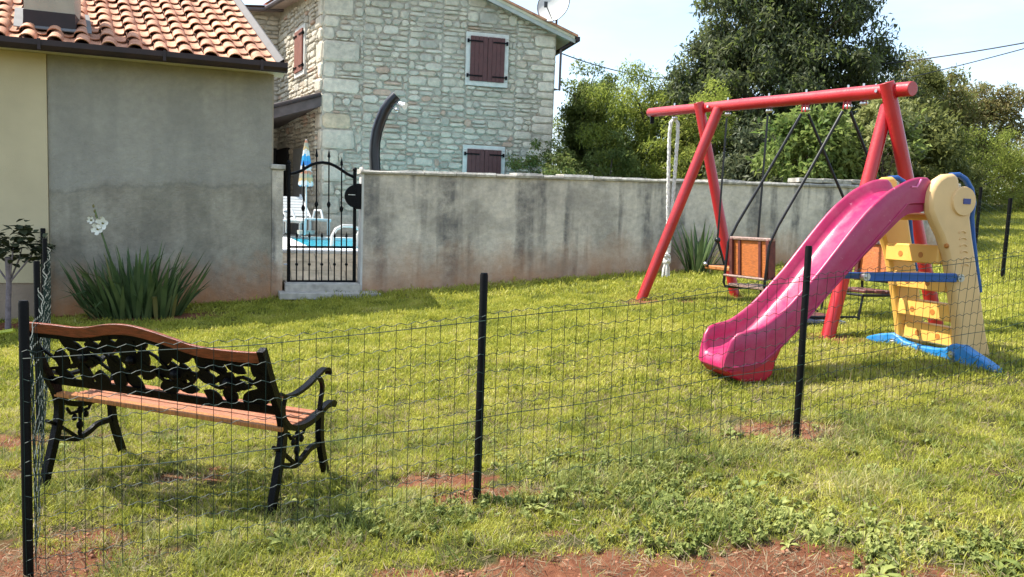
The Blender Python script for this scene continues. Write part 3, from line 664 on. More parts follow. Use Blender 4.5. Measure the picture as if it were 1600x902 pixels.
for bx in (464.7, 484.6, 504.3, 524.3, 543):
    b0, b1 = gp(bx - .5, 441), gp(bx, 372); mb = MB().tube([b0, b1], .0095, 6); k = gp(bx - .3, 414)
    mb.ball(k, .024, 6, 4); tp = gp(bx, 363); mb.tube([b1, b1 + (tp - b1) * .2, b1 + (tp - b1) * .45, tp], [.01, .02, .015, .002], 6); mb.build('short_bar', M['black'], gt, smooth=True)
mb = MB(); 
for y in (331, 414): mb.tube([gp(444, y), gp(452, y)], .012, 6)
mb.build('hinge', M['steel'], gt)
lb = thing('letterbox', 'black half-round box fixed to the right post of the gate', 'box', gp(553, 326))
c = gp(557.5, 307) + WNRM * .05; poly = [c + WNRM * .03 + Vector((0, 0, 0))]
pp = []
for i in range(13):
    a = math.pi / 2 + math.pi * i / 12; pp.append(c + WD * (math.cos(a) * .17) + Vector((0, 0, math.sin(a) * .17)) - WNRM * .03)
MB().prism(pp, WNRM * .06).build('half_round_case', M['black'], lb, bevel=.006)
MB().box(c + WD * .035, (.085, .075, .37), cfz).build('back_box', M['black'], lb, bevel=.006)
MB().box(c - WD * .07 + WNRM * .034 + Vector((0, 0, .02)), (.10, .004, .008), cfz).build('slot', M['steel'], lb)
st = thing('gate_steps', 'two shallow concrete steps below the iron gate', 'steps', wp(-2.74, .1, .35))
a_, b_ = gp(441, 445), gp(566, 445)
MB().box(wp(-2.735, -.04, .45), (1.06, .32, .20), cfz).build('step', M['concrete'], st, bevel=.01)
MB().box(wp(-2.735, -.14, .52), (1.02, .30, .08), cfz).build('threshold', M['concrete'], st, bevel=.01)
MB().box(wp(-2.66, .19, .40), (1.40, .40, .09), cfz).build('step', M['concrete'], st, label='lower paving slab step', bevel=.008)

# ------------------------------------------------------------------ pool side
pd = -WNRM        # away from the wall
Z1 = .95
def pq(u, v, z): p = Vector((-2.74, WA - WM * 2.74, 0)) + WD * u + pd * v; p.z = z; return p
mb = MB(); mb.add([pq(-6, .3, .56), pq(9, .3, .56), pq(9, 1.05, Z1 - .03), pq(-6, 1.05, Z1 - .03), pq(-6, 12, Z1 - .03), pq(9, 12, Z1 - .03)], [(0, 1, 2, 3), (3, 2, 5, 4)])
dk = mb.build('paving', M['mortar'], None, kind='structure')
for i in range(-6, 6):
    for j in range(3):
        v0 = .31 + j * .245; u0 = i * .4 + (j % 2) * .2; f = lambda v: .56 + (Z1 - .03 - .56) * (v - .3) / .75
        z0_, z1_ = f(v0) + .012, f(v0 + .235) + .012
        mb = MB(); mb.add([pq(u0, v0, z0_), pq(u0 + .39, v0, z0_), pq(u0 + .39, v0 + .235, z1_), pq(u0, v0 + .235, z1_), pq(u0, v0, z0_ - .03), pq(u0 + .39, v0, z0_ - .03), pq(u0 + .39, v0 + .235, z1_ - .03), pq(u0, v0 + .235, z1_ - .03)],
                          [(0, 1, 2, 3), (0, 4, 5, 1), (1, 5, 6, 2), (2, 6, 7, 3), (3, 7, 4, 0)]); mb.build('paving_tile', M['paver'], dk)
mb = MB(); PU0 = .05; mb.add([pq(PU0, 2.05, Z1 - .02), pq(9, 2.05, Z1 - .02), pq(9, 7.6, Z1 - .02), pq(PU0, 7.6, Z1 - .02)], [(0, 1, 2, 3)]); mb.build('pool_water', M['water'], None, kind='structure')
rim = MB()
rim.box(pq(1.4, 1.55, Z1 - .01), (15, 1.0, .05), (WD, pd, Vector((0, 0, 1)))); rim.box(pq(-1.6, 4.9, Z1 - .01), (3.3, 5.8, .05), (WD, pd, Vector((0, 0, 1)))); rim.box(pq(1.4, 7.85, Z1 - .01), (15, .5, .05), (WD, pd, Vector((0, 0, 1))))
rim.build('pool_surround', M['rim'], None, kind='structure')
ld = thing('pool_ladder', 'curved white metal handrails of the pool ladder', 'ladder', at(530, 400, 13.6))
for dx in (0, .42):
    c0 = at(517, 400, 13.7) + WD * dx; pts = [c0, c0 + Vector((.02, 0, .35)), c0 + Vector((.07, .05, .46)), c0 + Vector((.17, .12, .52)), c0 + Vector((.3, .25, .52)), c0 + Vector((.42, .4, .46)), c0 + Vector((.5, .5, .3)), c0 + Vector((.5, .5, -.1))]
    MB().tube(pts, .03, 8).build('handrail', M['white'], ld, smooth=True)
def lounger(name, label, c, ax, group):
    L = thing(name, label, 'lounger', c, group); ay = Vector((-ax.y, ax.x, 0)); uz = Vector((0, 0, 1))
    for i in range(9): MB().box(c + ax * (.12 + i * .105) + uz * .36, (.085, .56, .03), (ax, ay, uz), .005).build('slat', M['white'], L)
    bd = (ax * -.75 + uz * .66).normalized(); bn = ay.cross(bd)
    for i in range(7): MB().box(c + uz * .38 + bd * (.08 + i * .1), (.08, .56, .03), (bd, ay, bn), .005).build('back_slat', M['white'], L)
    for s in (-1, 1):
        MB().box(c + ax * .5 + ay * s * .30 + uz * .34, (1.15, .05, .07), (ax, ay, uz), .01).build('side_rail', M['white'], L)
        MB().box(c + uz * .38 + bd * .4 + ay * s * .3, (.82, .045, .06), (bd, ay, bn), .01).build('back_rail', M['white'], L)
        for q in (.0, 1.0):
            MB().box(c + ax * q + ay * s * .29 + uz * .17, (.06, .05, .34), (ax, ay, uz), .01).build('leg', M['white'], L)
        MB().tube([c + ax * .05 + ay * s * .34 + uz * .36, c + ax * .1 + ay * s * .36 + uz * .56, c + ax * .45 + ay * s * .36 + uz * .56, c + ax * .6 + ay * s * .34 + uz * .36], .025, 6).build('armrest', M['white'], L)
    return L
axl = Vector((.62, -.78, 0)).normalized()
lounger('sun_lounger', 'white slatted plastic lounger seen through the middle of the gate bars', at(466, 365, 18.9), axl, 'white loungers by the pool')
lounger('sun_lounger', 'white plastic lounger half hidden behind the left gate post', at(424, 367, 19.2), axl, 'white loungers by the pool')
pa = thing('parasol', 'folded striped parasol in blue, white and orange behind the gate', 'parasol', at(478, 362, 18.2))
mb = MB(); c = at(477, 350, 18.2); zt = at(477, 218, 18.2).z; zb_ = at(477, 292, 18.2).z
MB().tube([at(478, 364, 18.2), Vector((c.x, c.y, zt))], .02, 6).build('pole', M['white'], pa)
N = 16; rows = []
for k in range(12):
    u = k / 11; z = zt + (zb_ - zt) * u; r = .02 + .15 * u ** .8 + (.05 if 0.55 < u < .62 else 0)
    rows.append([Vector((c.x + math.cos(2 * math.pi * i / N) * r * (1 if i % 2 else .72), c.y + math.sin(2 * math.pi * i / N) * r * (1 if i % 2 else .72), z + .04 * (i % 2) * u)) for i in range(N)])
mb.add([p for r in rows for p in r], [(k * N + i, (k + 1) * N + i, (k + 1) * N + (i + 1) % N, k * N + (i + 1) % N) for k in range(11) for i in range(N)]); mb.build('folded_canopy', M['parasol'], pa)
MB().tube([at(478, 366, 18.2), at(478, 360, 18.2)], .2, 12).build('base', M['concrete'], pa)
sh = thing('solar_shower', 'black curved solar shower tube rising behind the garden wall', 'shower', at(587, 300, 12.9))
MB().tube([at(x_, y_, 12.9) for x_, y_ in ((587, 330), (586, 262), (585, 240), (586, 222), (589, 205), (594, 190), (601, 174), (610, 160), (620, 150))], .088, 16).build('tube', simple('shower_black', (.006, .007, .012), .28, .1, 4, spec=.5), sh, smooth=True)
a0 = at(622, 163, 12.8)
MB().tube([at(617, 158, 12.9), a0, at(628, 166, 12.75)], .016, 8).tube([at(625, 162, 12.75), at(633, 166, 12.7)], [.035, .06], 10).build('shower_head', M['steel'], sh, smooth=True)
MB().ball(at(620, 172, 12.78), .035).tube([at(614, 168, 12.85), at(620, 172, 12.78)], .015, 6).build('tap', M['steel'], sh, smooth=True)

# ------------------------------------------------------------------ stone house
HM, HA = .266, 21.7
HD = Vector((1, HM, 0)).normalized(); HNR = Vector((HM, -1, 0)).normalized()
h = thing('stone_house', 'two-storey rubble stone house with maroon shutters behind the pool', 'house', Vector((-4.93, 20.39, Z1)))
UZ = Vector((0, 0, 1))
HC = Vector((-4.93, HA - HM * 4.93, 0)); HW = 6.08
RD = Vector((-.49, .87, 0)).normalized(); RNR = Vector((-RD.y, RD.x, 0)).normalized(); RNR = RNR if RNR.x < 0 else -RNR; RL = 4.62
def fp(u, v, d=0): p = HC + HD * u + HNR * d; p.z = v; return p
def rpn(u, v, d=0): p = HC + RD * u + RNR * d; p.z = v; return p
def fuv(x_, y_):
    p = atL(x_, y_, HA, HM); return ((p - HC).dot(HD), p.z)
mb = MB()
ridge_u, ridge_z = 2.95, 7.68
mb.add([fp(0, .3), fp(HW, .3), fp(HW, 6.55), fp(ridge_u, ridge_z - .1), fp(0, 7.15), fp(0, .3, -6), fp(HW, .3, -6), fp(HW, 6.55, -6), fp(ridge_u, ridge_z - .1, -6), fp(0, 7.15, -6)],
       [(0, 1, 2, 3, 4), (1, 6, 7, 2), (2, 7, 8, 3)])
mb.build('front_wall', M['mortar'], h)
mb = MB(); mb.add([rpn(0, .3), rpn(RL, .3), rpn(RL, 7.5), rpn(0, 7.15)], [(0, 1, 2, 3)]); mb.build('side_wall', M['mortar'], h)
WC = rpn(RL, 0); wd = -HD
def wpn(u, v, d=0): p = WC + wd * u + HNR * d; p.z = v; return p
mb = MB(); mb.add([wpn(0, .3), wpn(4.5, .3), wpn(4.5, 7.2), wpn(0, 7.42)], [(0, 1, 2, 3)]); mb.build('wing_wall', M['mortar'], h)
STONES = []
def masonry(u0, u1, v0, v1, pf, top, holes, hmin=.095, hmax=.235, wmin=.16, wmax=.54, vlim=None):
    """random rubble: blocks of courses whose joints do not line up"""
    def clear(a, b, c_, d): return all(b <= H[0] or a >= H[1] or d <= H[2] or c_ >= H[3] for H in holes)
    v = v0
    def split(a, b, c_, d):
        W_, H_ = b - a, d - c_
        if W_ > 1.5: s = a + W_ * random.uniform(.4, .6); split(a, s, c_, d); split(s, b, c_, d)
        elif H_ > .75: s = c_ + H_ * random.uniform(.4, .6); split(a, b, c_, s); split(a, b, s, d)
        else: rows(a, b, c_, d)
    def rows(a, b, c_, d):
        y = c_
        while y < d - 1e-4:
            hh = random.uniform(hmin, hmax); hh = d - y if d - y - hh < hmin * .8 else hh; x_ = a
            while x_ < b - 1e-4:
                ww = random.uniform(wmin, wmax) * (.6 + .5 * hh / hmax); ww = b - x_ if b - x_ - ww < wmin * .7 else ww
                if ww > .2 and hh > hmax * .8 and random.random() < .35:
                    q = hh * random.uniform(.4, .6); STONES.append((x_, x_ + ww, y, y + q, pf, top)); STONES.append((x_, x_ + ww, y + q, y + hh, pf, top))
                else: STONES.append((x_, x_ + ww, y, y + hh, pf, top))
                x_ += ww
            y += hh
    n0 = len(STONES); split(u0, u1, v0, v1); mine = STONES[n0:]; del STONES[n0:]
    for q in mine:
        r_ = [q[:4]]
        for H in holes:
            nr = []
            for (a, b, c_, d) in r_:
                if b <= H[0] or a >= H[1] or d <= H[2] or c_ >= H[3]: nr.append((a, b, c_, d)); continue
                opt = [(a, min(b, H[0]), c_, d), (max(a, H[1]), b, c_, d), (a, b, c_, min(d, H[2])), (a, b, max(c_, H[3]), d)]
                opt = [o for o in opt if o[1] - o[0] > .07 and o[3] - o[2] > .05]
                if opt: nr.append(max(opt, key=lambda o: (o[1] - o[0]) * (o[3] - o[2])))
            r_ = nr
        for o in r_: STONES.append((*o, pf, top))
def stone_geo(u0, u1, v0, v1, pf, mb, gap=.014):
    j = lambda s=.021: random.uniform(-s, s)
    a, b, c_, d = u0 + gap, u1 - gap, v0 + gap, v1 - gap
    if b - a < .03 or d - c_ < .03: return False
    cu, cv = min((b - a) * .28, .06), min((d - c_) * .32, .055)
    sl = random.uniform(-.010, .010)
    out = [(a + cu, c_), (b - cu, c_ + sl), (b, c_ + cv), (b, d - cv), (b - cu, d), (a + cu, d + sl), (a, d - cv), (a, c_ + cv)]
    out = [(x_ + j(), y_ + j(.009)) for x_, y_ in out]
    dep = random.uniform(.022, .075); mx_, my_ = (a + b) / 2, (c_ + d) / 2
    vs = [pf(x_, y_, -.01) for x_, y_ in out] + [pf(mx_ + (x_ - mx_) * .97, my_ + (y_ - my_) * .95, dep * .7) for x_, y_ in out]
    vs += [pf(mx_ + (x_ - mx_) * .78, my_ + (y_ - my_) * .7, dep + j(.008)) for x_, y_ in out]
    fs = [(r * 8 + i, r * 8 + (i + 1) % 8, (r + 1) * 8 + (i + 1) % 8, (r + 1) * 8 + i) for r in (0, 1) for i in range(8)] + [tuple(range(16, 24))]
    mb.add(vs, fs); return True
w1 = (*[f(fuv(728.6, 54), fuv(725.3, 133)) for f in (lambda p, q: (p[0] + q[0]) / 2,)],)
U0a = (fuv(728.6, 50)[0] + fuv(725.3, 133)[0]) / 2; U1a = (fuv(794.5, 57)[0] + fuv(791.2, 139)[0]) / 2
ZA1 = fuv(760, 53)[1]; ZA0 = fuv(760, 136)[1]; ZB1 = fuv(760, 228.5)[1]; ZB0 = ZB1 - 1.36
holes = [(U0a - .0, U1a, ZA0, ZA1), (U0a, U1a, ZB0, ZB1)]
def top_of(u): return 7.15 + (ridge_z - 7.15) * u / ridge_u if u < ridge_u else ridge_z - (ridge_z - 6.55) * (u - ridge_u) / (HW - ridge_u)
# quoins
QL = []
v = 1.0; k = 0
while v < 7.0:
    hh = random.uniform(.24, .55); wl = random.choice((.3, .45, .62, .8)); QL.append((0.0, wl + random.uniform(-.05, .12), v, v + hh)); v += hh; k += 1
v = 1.0; k = 0; QR = []
while v < 6.4:
    hh = random.uniform(.16, .34); wl = random.choice((.28, .4, .55, .75)); QR.append((HW - wl - random.uniform(-.05, .1), HW, v, v + hh)); v += hh; k += 1
masonry(0, HW, 1.6, 7.35, fp, top_of, holes + QL + QR)
STONES = [s for s in STONES if s[3] <= top_of((s[0] + s[1]) / 2) - .03]
fr_st = STONES; STONES = []
wr0 = rpn(0, 0)
def ruv(x_, y_):
    a, m = HC.y - (RD.y / RD.x) * HC.x, RD.y / RD.x; p = atL(x_, y_, a, m); return ((p - HC).dot(RD), p.z)
ra = [ruv(460, 50), ruv(479.5, 40), ruv(479.5, 118), ruv(460, 126)]
RU0, RU1, RZ0, RZ1 = ra[1][0] - .12, ra[0][0] - .42, (ra[2][1] + ra[3][1]) / 2, (ra[0][1] + ra[1][1]) / 2
masonry(.0, RL, 1.6, 7.15, rpn, lambda u: 7.2, [(RU0, RU1, RZ0, RZ1)] + [(0, .3 if k % 2 else .55, q[2], q[3]) for k, q in enumerate(QL)], .09, .2, .2, .6)
rs = STONES; STONES = []
masonry(0, 3.0, 3.6, 7.3, wpn, None, [], .1, .2, .2, .5); ws = STONES
for q in QL: fr_st.append((*q, fp, 'q'))
for q in QR: fr_st.append((*q, fp, 'q'))
for k, q in enumerate(QL): rs.append((0.0, .3 if k % 2 else .55, q[2], q[3], rpn, 'q'))
allst = fr_st + rs + ws
def vis(s):       # above the garden wall top and inside the picture
    return s[3] > 2.9 and s[2] < 6.95
cand = sorted([s for s in allst if vis(s)], key=lambda s: -(s[1] - s[0]) * (s[3] - s[2]) * (1 if s[4] is fp else .45)); big = set(id(s) for s in cand[:298])
rest = MB()
for s in allst:
    if id(s) in big:
        mb = MB()
        if stone_geo(*s[:5], mb, .013): mb.build('stone', M['quoin'] if s[5] == 'q' else M['stone'], h)
    else: stone_geo(*s[:5], rest, .012)
rest.build('small_stones', M['stone'], h, kind='stuff')
# windows
def window(u0, u1, v0, v1, pf, D_, N_, mat, fr=.125, halves=2):
    W_ = MB(); fw = fr; zc = (v0 + v1) / 2
    g = thing_window = MB().box(pf((u0 + u1) / 2, zc, -.02), (u1 - u0 - .01, .02, v1 - v0 - .01), (D_, N_, UZ)).build('window', M['dark'], h)
    for (a, b, c_, d, nm) in ((u0, u1, v1 - fw, v1, 'lintel'), (u0, u1, v0, v0 + fw, 'sill'), (u0, u0 + fw, v0 + fw + .003, v1 - fw - .003, 'jamb'), (u1 - fw, u1, v0 + fw + .003, v1 - fw - .003, 'jamb')):
        MB().box(pf((a + b) / 2, (c_ + d) / 2, .03), (b - a, .12 if nm != 'sill' else .14, d - c_), (D_, N_, UZ), .008).build(nm, M['whitestone'], g)
    a, b, c_, d = u0 + fw - .02, u1 - fw + .02, v0 + fw - .01, v1 - fw + .02
    for k in range(halves):
        s0 = a + (b - a) / halves * k + .004; s1 = a + (b - a) / halves * (k + 1) - .004; npl = 4; mb = MB()
        for i in range(npl):
            q0 = s0 + (s1 - s0) * i / npl; q1 = s0 + (s1 - s0) * (i + 1) / npl
            mb.box(pf((q0 + q1) / 2, (c_ + d) / 2, .115), (q1 - q0 - .006, .04, d - c_), (D_, N_, UZ), .005)
        mb.build('shutter', mat, g)
        for zz in (c_ + .13, d - .13):
            L_ = (s1 - s0) * .82; mid_ = s0 + L_ / 2 - .05 if k == 0 else s1 - L_ / 2 + .05
            MB().box(pf(mid_, zz, .145), (L_, .02, .035), (D_, N_, UZ)).box(pf(s0 - .06 if k == 0 else s1 + .06, zz, .12), (.05, .04, .09), (D_, N_, UZ)).build('hinge_strap', M['black'], g)
    return g
window(U0a, U1a, ZA0, ZA1, fp, HD, HNR, M['shutter']); window(U0a, U1a, ZB0, ZB1, fp, HD, HNR, M['shutter'])
window(RU0, RU1, RZ0, RZ1, rpn, RD, RNR, M['shutter_far'], .13, 2)
# roof of the stone house
def hslab(a, b, z_a, z_b, mat, name, d0=.32, d1=-6.2, th=.1, h0=0.):
    ez = (z_b - z_a); mb = MB(); vs = []
    for (u, z) in ((a, z_a), (b, z_b)):
        for d in (d0, d1):
            for t in (h0, h0 + th): vs.append(fp(u, z + t, d))
    mb.add(vs, [(0, 1, 3, 2), (4, 6, 7, 5), (0, 4, 5, 1), (2, 3, 7, 6), (1, 5, 7, 3), (0, 2, 6, 4)]); return mb.build(name, mat, h)
s_r = (ridge_z - 6.55) / (HW - ridge_u)
hslab(ridge_u, HW + .42, ridge_z, 6.55 - s_r * .42, M['soffit'], 'rake_soffit', h0=-.03, th=.07)
hslab(ridge_u, HW + .5, ridge_z + .045, 6.55 - s_r * .5 + .045, M['tile'], 'roof_right', d0=.36, th=.06)
hslab(ridge_u, HW + .44, ridge_z - .13, 6.55 - s_r * .44 - .13, simple('pale_barge', (.42, .42, .38), .8), 'barge_board', d0=.30, d1=.26, th=.10)
hslab(-.45, ridge_u, 7.15 - .09, ridge_z, M['tile'], 'roof_left', d0=.36, th=.1)
MB().box(fp(HW + .5, 6.37, -3), (.12, 6.7, .12), (HD, HNR, UZ)).build('gutter', M['gutter'], h, bevel=.01)
MB().tube([fp(HW + .48, 6.36, .2), fp(HW + .3, 6.22, .1), fp(HW + .12, 6.12, .05)], .045, 8).build('gutter_bend', M['gutter'], h, smooth=True)
# cable bracket
MB().tube([fp(HW + .12, 6.1, .08), fp(HW + .12, 5.05, .08), fp(HW - .02, 5.05, .08)], .035, 6).build('cable_bracket', M['gutter2'], h)
mb = MB(); mb.add([rpn(-.3, 7.1, -.1), rpn(RL, 7.46, -.1), rpn(RL, 7.40, .42), rpn(-.3, 7.04, .42)], [(0, 1, 2, 3)]); mb.build('side_soffit', M['pinksoffit'], h)
MB().tube([rpn(-.4, 7.06, .46), rpn(RL - .1, 7.42, .46)], .07, 8).build('side_gutter', M['gutter2'], h, smooth=True)
mb = MB(); mb.add([wpn(-.4, 7.44, -.1), wpn(4.5, 7.1, -.1), wpn(4.5, 7.06, .4), wpn(-.4, 7.40, .4)], [(0, 1, 2, 3)]); mb.build('wing_soffit', M['pinksoffit'], h)
MB().tube([wpn(-.3, 7.40, .44), wpn(4.5, 7.1, .44)], .06, 8).build('wing_gutter', M['gutter2'], h, smooth=True)
mb = MB(); 
pts = [rpn(-.3, 7.2, .5), rpn(RL, 7.56, .5), rpn(RL, 7.75, -2), rpn(-.3, 7.4, -2)]; mb.add(pts, [(0, 1, 2, 3)]); mb.build('side_roof', M['tile'], h)
mb = MB(); mb.add([wpn(-.4, 7.52, .48), wpn(4.5, 7.2, .48), wpn(4.5, 7.4, -2.4), wpn(-.4, 7.72, -2.4)], [(0, 1, 2, 3)]); mb.build('wing_roof', M['tile'], h)
# porch lean-to
pz0, pz1 = atL(504, 147, HA, HM).z, atL(428, 166, HA, HM).z; pu1 = (atL(428, 160, HA, HM) - HC).dot(HD)
sl_ = (pz1 - pz0) / pu1
mb = MB(); vs = []
for u in (-.02, -3.6):
    z = pz0 + sl_ * u
    for d in (.05, -4.4):
        for t in (0, -.3): vs.append(fp(u, z + t * (1 if d > 0 else .35), d))
mb.add(vs, [(0, 1, 3, 2), (4, 6, 7, 5), (0, 4, 5, 1), (2, 3, 7, 6), (0, 2, 6, 4), (1, 5, 7, 3)]); mb.build('porch_roof', M['gutter2'], h)
MB().tube([fp(-.03, pz0 - .02, .1), fp(-3.6, pz0 + sl_ * -3.57 - .02, .1)], .055, 8).build('porch_gutter', M['gutter'], h)
mb = MB(); mb.add([fp(-3.5, .3, .0), fp(-3.5, pz0 + sl_ * -3.5, .0), fp(-3.5, pz0 + sl_ * -3.5, -6), fp(-3.5, .3, -6)], [(0, 1, 2, 3)]); mb.build('porch_sun_blocker', M['mortar'], h)  # unseen wall added to keep the sun out of the porch
dr = MB().box(rpn(3.9, 2.0, .03), (1.4, .1, 2.7), (RD, RNR, UZ)).build('door', M['dark'], h)  # solid box; the doorway's inner darkness is put into its colour
MB().box(wpn(.75, 2.0, .03), (1.4, .1, 2.8), (HD, HNR, UZ)).build('painted_dark_opening', M['dark'], h)  # near-black box painting the deep shade at the back of the porch
MB().box(rpn((RU0 + RU1) / 2, 2.0, .06), (1.0, .1, 2.5), (RD, RNR, UZ)).build('pale_shutter', M['door'], h)
MB().box(fp(-2.6, 2.2, -.2), (.16, .16, 2.8), (HD, HNR, UZ)).build('porch_post', M['dark'], h)
# dish
dh = thing('satellite_dish', 'large pale satellite dish above the stone house roof corner', 'dish', atL(865, 36, HA - .3, HM))
dc = at(867, 9, 21.6); dn = Vector((-.45, -.85, .22)).normalized(); du = dn.cross(UZ).normalized(); dv = du.cross(dn)
vs = []; fs = []; R_, Kk, Nn = .46, 5, 28
for k in range(Kk + 1):
    for i in range(Nn):
        r = R_ * k / Kk; a = 2 * math.pi * i / Nn; vs.append(dc + du * math.cos(a) * r + dv * math.sin(a) * r * 1.06 + dn * (.10 * (k / Kk) ** 2))
for k in range(Kk):
    for i in range(Nn): fs.append((k * Nn + i, k * Nn + (i + 1) % Nn, (k + 1) * Nn + (i + 1) % Nn, (k + 1) * Nn + i))
MB().add(vs, fs).build('reflector', M['dish'], dh, smooth=True)
MB().tube([vs[i + Kk * Nn] for i in list(range(Nn)) + [0]], .012, 6).build('rim', M['lead'], dh, smooth=True)
MB().tube([dc - dn * .02, dc - dn * .15, at(869, 45, 21.8)], .03, 8).build('mast', M['lead'], dh)
MB().tube([dc - dv * .42, dc + dn * .5 - dv * .22], .014, 6).box(dc + dn * .5 - dv * .22, (.09, .09, .13)).build('receiver_arm', M['lead'], dh)

# cables
def cable(label, a, b, sag, r=.014):
    n = 20; pts = [a.lerp(b, i / n) - UZ * (sag * 4 * (i / n) * (1 - i / n)) for i in range(n + 1)]
    o = MB().tube([p for p in pts], r, 5).build('cable', M['cable'], None, smooth=True, loc=a); tagit(o, label, 'cable')
cable('thin black cable running from the stone house towards the dark tree', fp(HW + .15, 6.0, .1), at(1130, 118, 30), .35, .016)
cable('upper of the two cables crossing the sky at the right', at(1180, 108, 30), at(1680, 52, 16), .25, .016)
cable('lower cable crossing the sky at the right, dropping behind the dark tree', at(1370, 132, 26), at(1680, 54, 16), .05, .013)
an = thing('thin_mast', 'thin distant antenna mast between the trees left of the swing beam', 'mast', at(1018, 200, 40))
MB().tube([at(1016, 250, 40), at(1018, 132, 40)], .05, 6).box(at(1018, 150, 40), (.35, .06, .06)).build('mast_pole', M['lead'], an)
MB().box(at(1017, 172, 40), (.25, .2, .5)).build('aerial_box', M['lead'], an)

# ------------------------------------------------------------------ swing frame
BL = Vector((2.52, 10.6, 3.12)); BR = Vector((3.70, 8.15, 2.99)); BD = (BR - BL).normalized()
bA, bM_ = 15.79, -2.064
def onbeam(x_, y_=170): 
    p = atL(x_, y_, bA, bM_); t = (Vector((p.x, p.y, 0)) - Vector((BL.x, BL.y, 0))).dot(Vector((BD.x, BD.y, 0)).normalized()); L_ = Vector((BD.x, BD.y, 0)).length
    return BL + BD * (t / L_)
sf = thing('swing_frame', 'bright red wooden swing frame with two crossed leg pairs', 'swing frame', Vector((3, 9.4, .6)))
bl_end = onbeam(1015); br_end = onbeam(1424)
NB = 24; pts = [bl_end.lerp(br_end, i / NB) for i in range(NB + 1)]
mb = MB().tube(pts, [.064 + .006 * math.sin(i * .7) * .4 + .010 * i / NB for i in range(NB + 1)], 20); mb.build('beam', M['red'], sf, smooth=True, bevel=.006)
PXF = Vector((.9, .436, 0)).normalized()
def leg(top, foot, r=.068):
    d = (Vector(foot) - Vector(top)); MB().tube([Vector(top) - d.normalized() * .02, Vector(top) + d * .5, Vector(foot) + d.normalized() * .25], r, 18).build('leg', M['red'], sf, smooth=True, bevel=.005)
def gat(x_, y_, Y): p = at(x_, y_, Y); return p
lpd = Vector((.9, .436, 0))
leg(at(1122, 172, 10.45), at(1004, 463, 10.5)); leg(at(1092, 163, 10.72), at(1147, 456, 10.62), .066)
leg(at(1386, 168, 8.22), at(1294, 524, 7.98)); leg(at(1386, 132, 8.08), at(1463, 508, 8.25), .07)
mb = MB(); e = onbeam(1019); mb.box(e - UZ * .10, (.05, .06, .12)).build('end_bracket', M['black'], sf)
for q in ((1376, 156), (1113, 178), (1098, 175), (1389, 150)):
    c = onbeam(q[0]); MB().tube([c - PXF * .068, c - PXF * .088], .018, 8).build('leg_bolt', M['steel'], sf)
hooks = {}
for nm, x_ in (('rope', 1053), ('s1', 1136), ('s2', 1200), ('A', 1258), ('B', 1323), ('x', 1347)):
    e = onbeam(x_); hk = e - UZ * .07
    hooks[nm] = e - UZ * .155
    if nm in ('A', 'B'):
        for s in (-1, 1): MB().box(hk + BD * s * .025 - UZ * .035, (.014, .05, .09), (BD, BD.cross(UZ).normalized(), UZ)).build('hanger_plate', M['red'], sf)
    MB().ball(hooks[nm] + UZ * (.03 if nm in 'AB' else .05), .03, 10, 8).ball(hooks[nm] + BD * .04 + UZ * (.03 if nm in 'AB' else .05), .026, 10, 8).build('hook_bolt', M['steel'], sf, smooth=True)
    MB().tube([e + UZ * .06, e + UZ * .10], .012, 6).build('bolt_end', M['steel'], sf)
# climbing rope
rpz = thing('climbing_rope', 'thick white climbing rope doubled over the left beam end and knotted', 'rope', Vector((2.17, 11.3, .9)))
rt = onbeam(1053); Yr = rt.y
def twist(pts, r, name, mat=M['rope']):
    mb = MB(); V_ = [Vector(p) for p in pts]; dense = []
    for a, b in zip(V_[:-1], V_[1:]):
        n = max(2, int((b - a).length / .02))
        dense += [a.lerp(b, i / n) for i in range(n)]
    dense.append(V_[-1])
    for k in range(3):
        q = []
        for i, p in enumerate(dense):
            a = i * .55 + k * 2.094; q.append(p + Vector((math.cos(a), math.sin(a), 0)) * r * .45)
        mb.tube(q, r * .62, 5)
    return mb.build(name, mat, rpz, smooth=True)
twist([at(1052, 187, Yr), at(1048, 192, Yr), at(1046, 210, Yr), at(1044, 300, Yr), at(1043, 395, Yr)], .026, 'strand')
twist([at(1055, 187, Yr), at(1059, 192, Yr), at(1059, 210, Yr), at(1054, 280, Yr), at(1049, 340, Yr), at(1045, 395, Yr)], .026, 'strand')
kc = at(1042, 404, Yr); mb = MB()
for i in range(5):
    a = i * 1.3; u_ = Vector((math.cos(a), math.sin(a), .3)).normalized(); v_ = u_.cross(UZ).normalized(); r_ = .038
    mb.tube([kc + (u_ * math.cos(t * .785) + (v_ * .6 + UZ * .8) * math.sin(t * .785)) * r_ + UZ * (.02 * i - .05) for t in range(9)], .026, 6)
mb.build('knot', M['rope'], rpz, smooth=True)
mb = MB()
for i in range(26):
    a = random.uniform(0, 6.28); r_ = random.uniform(.0, .06); q = kc - UZ * .05; mb.tube([q + Vector((math.cos(a), math.sin(a), 0)) * r_ * .3, q + Vector((math.cos(a), math.sin(a), 0)) * r_ * .9 - UZ * .1, q + Vector((math.cos(a) * r_, math.sin(a) * r_, -random.uniform(.17, .22)))], .013, 5)
mb.build('frayed_end', M['rope'], rpz, smooth=True)
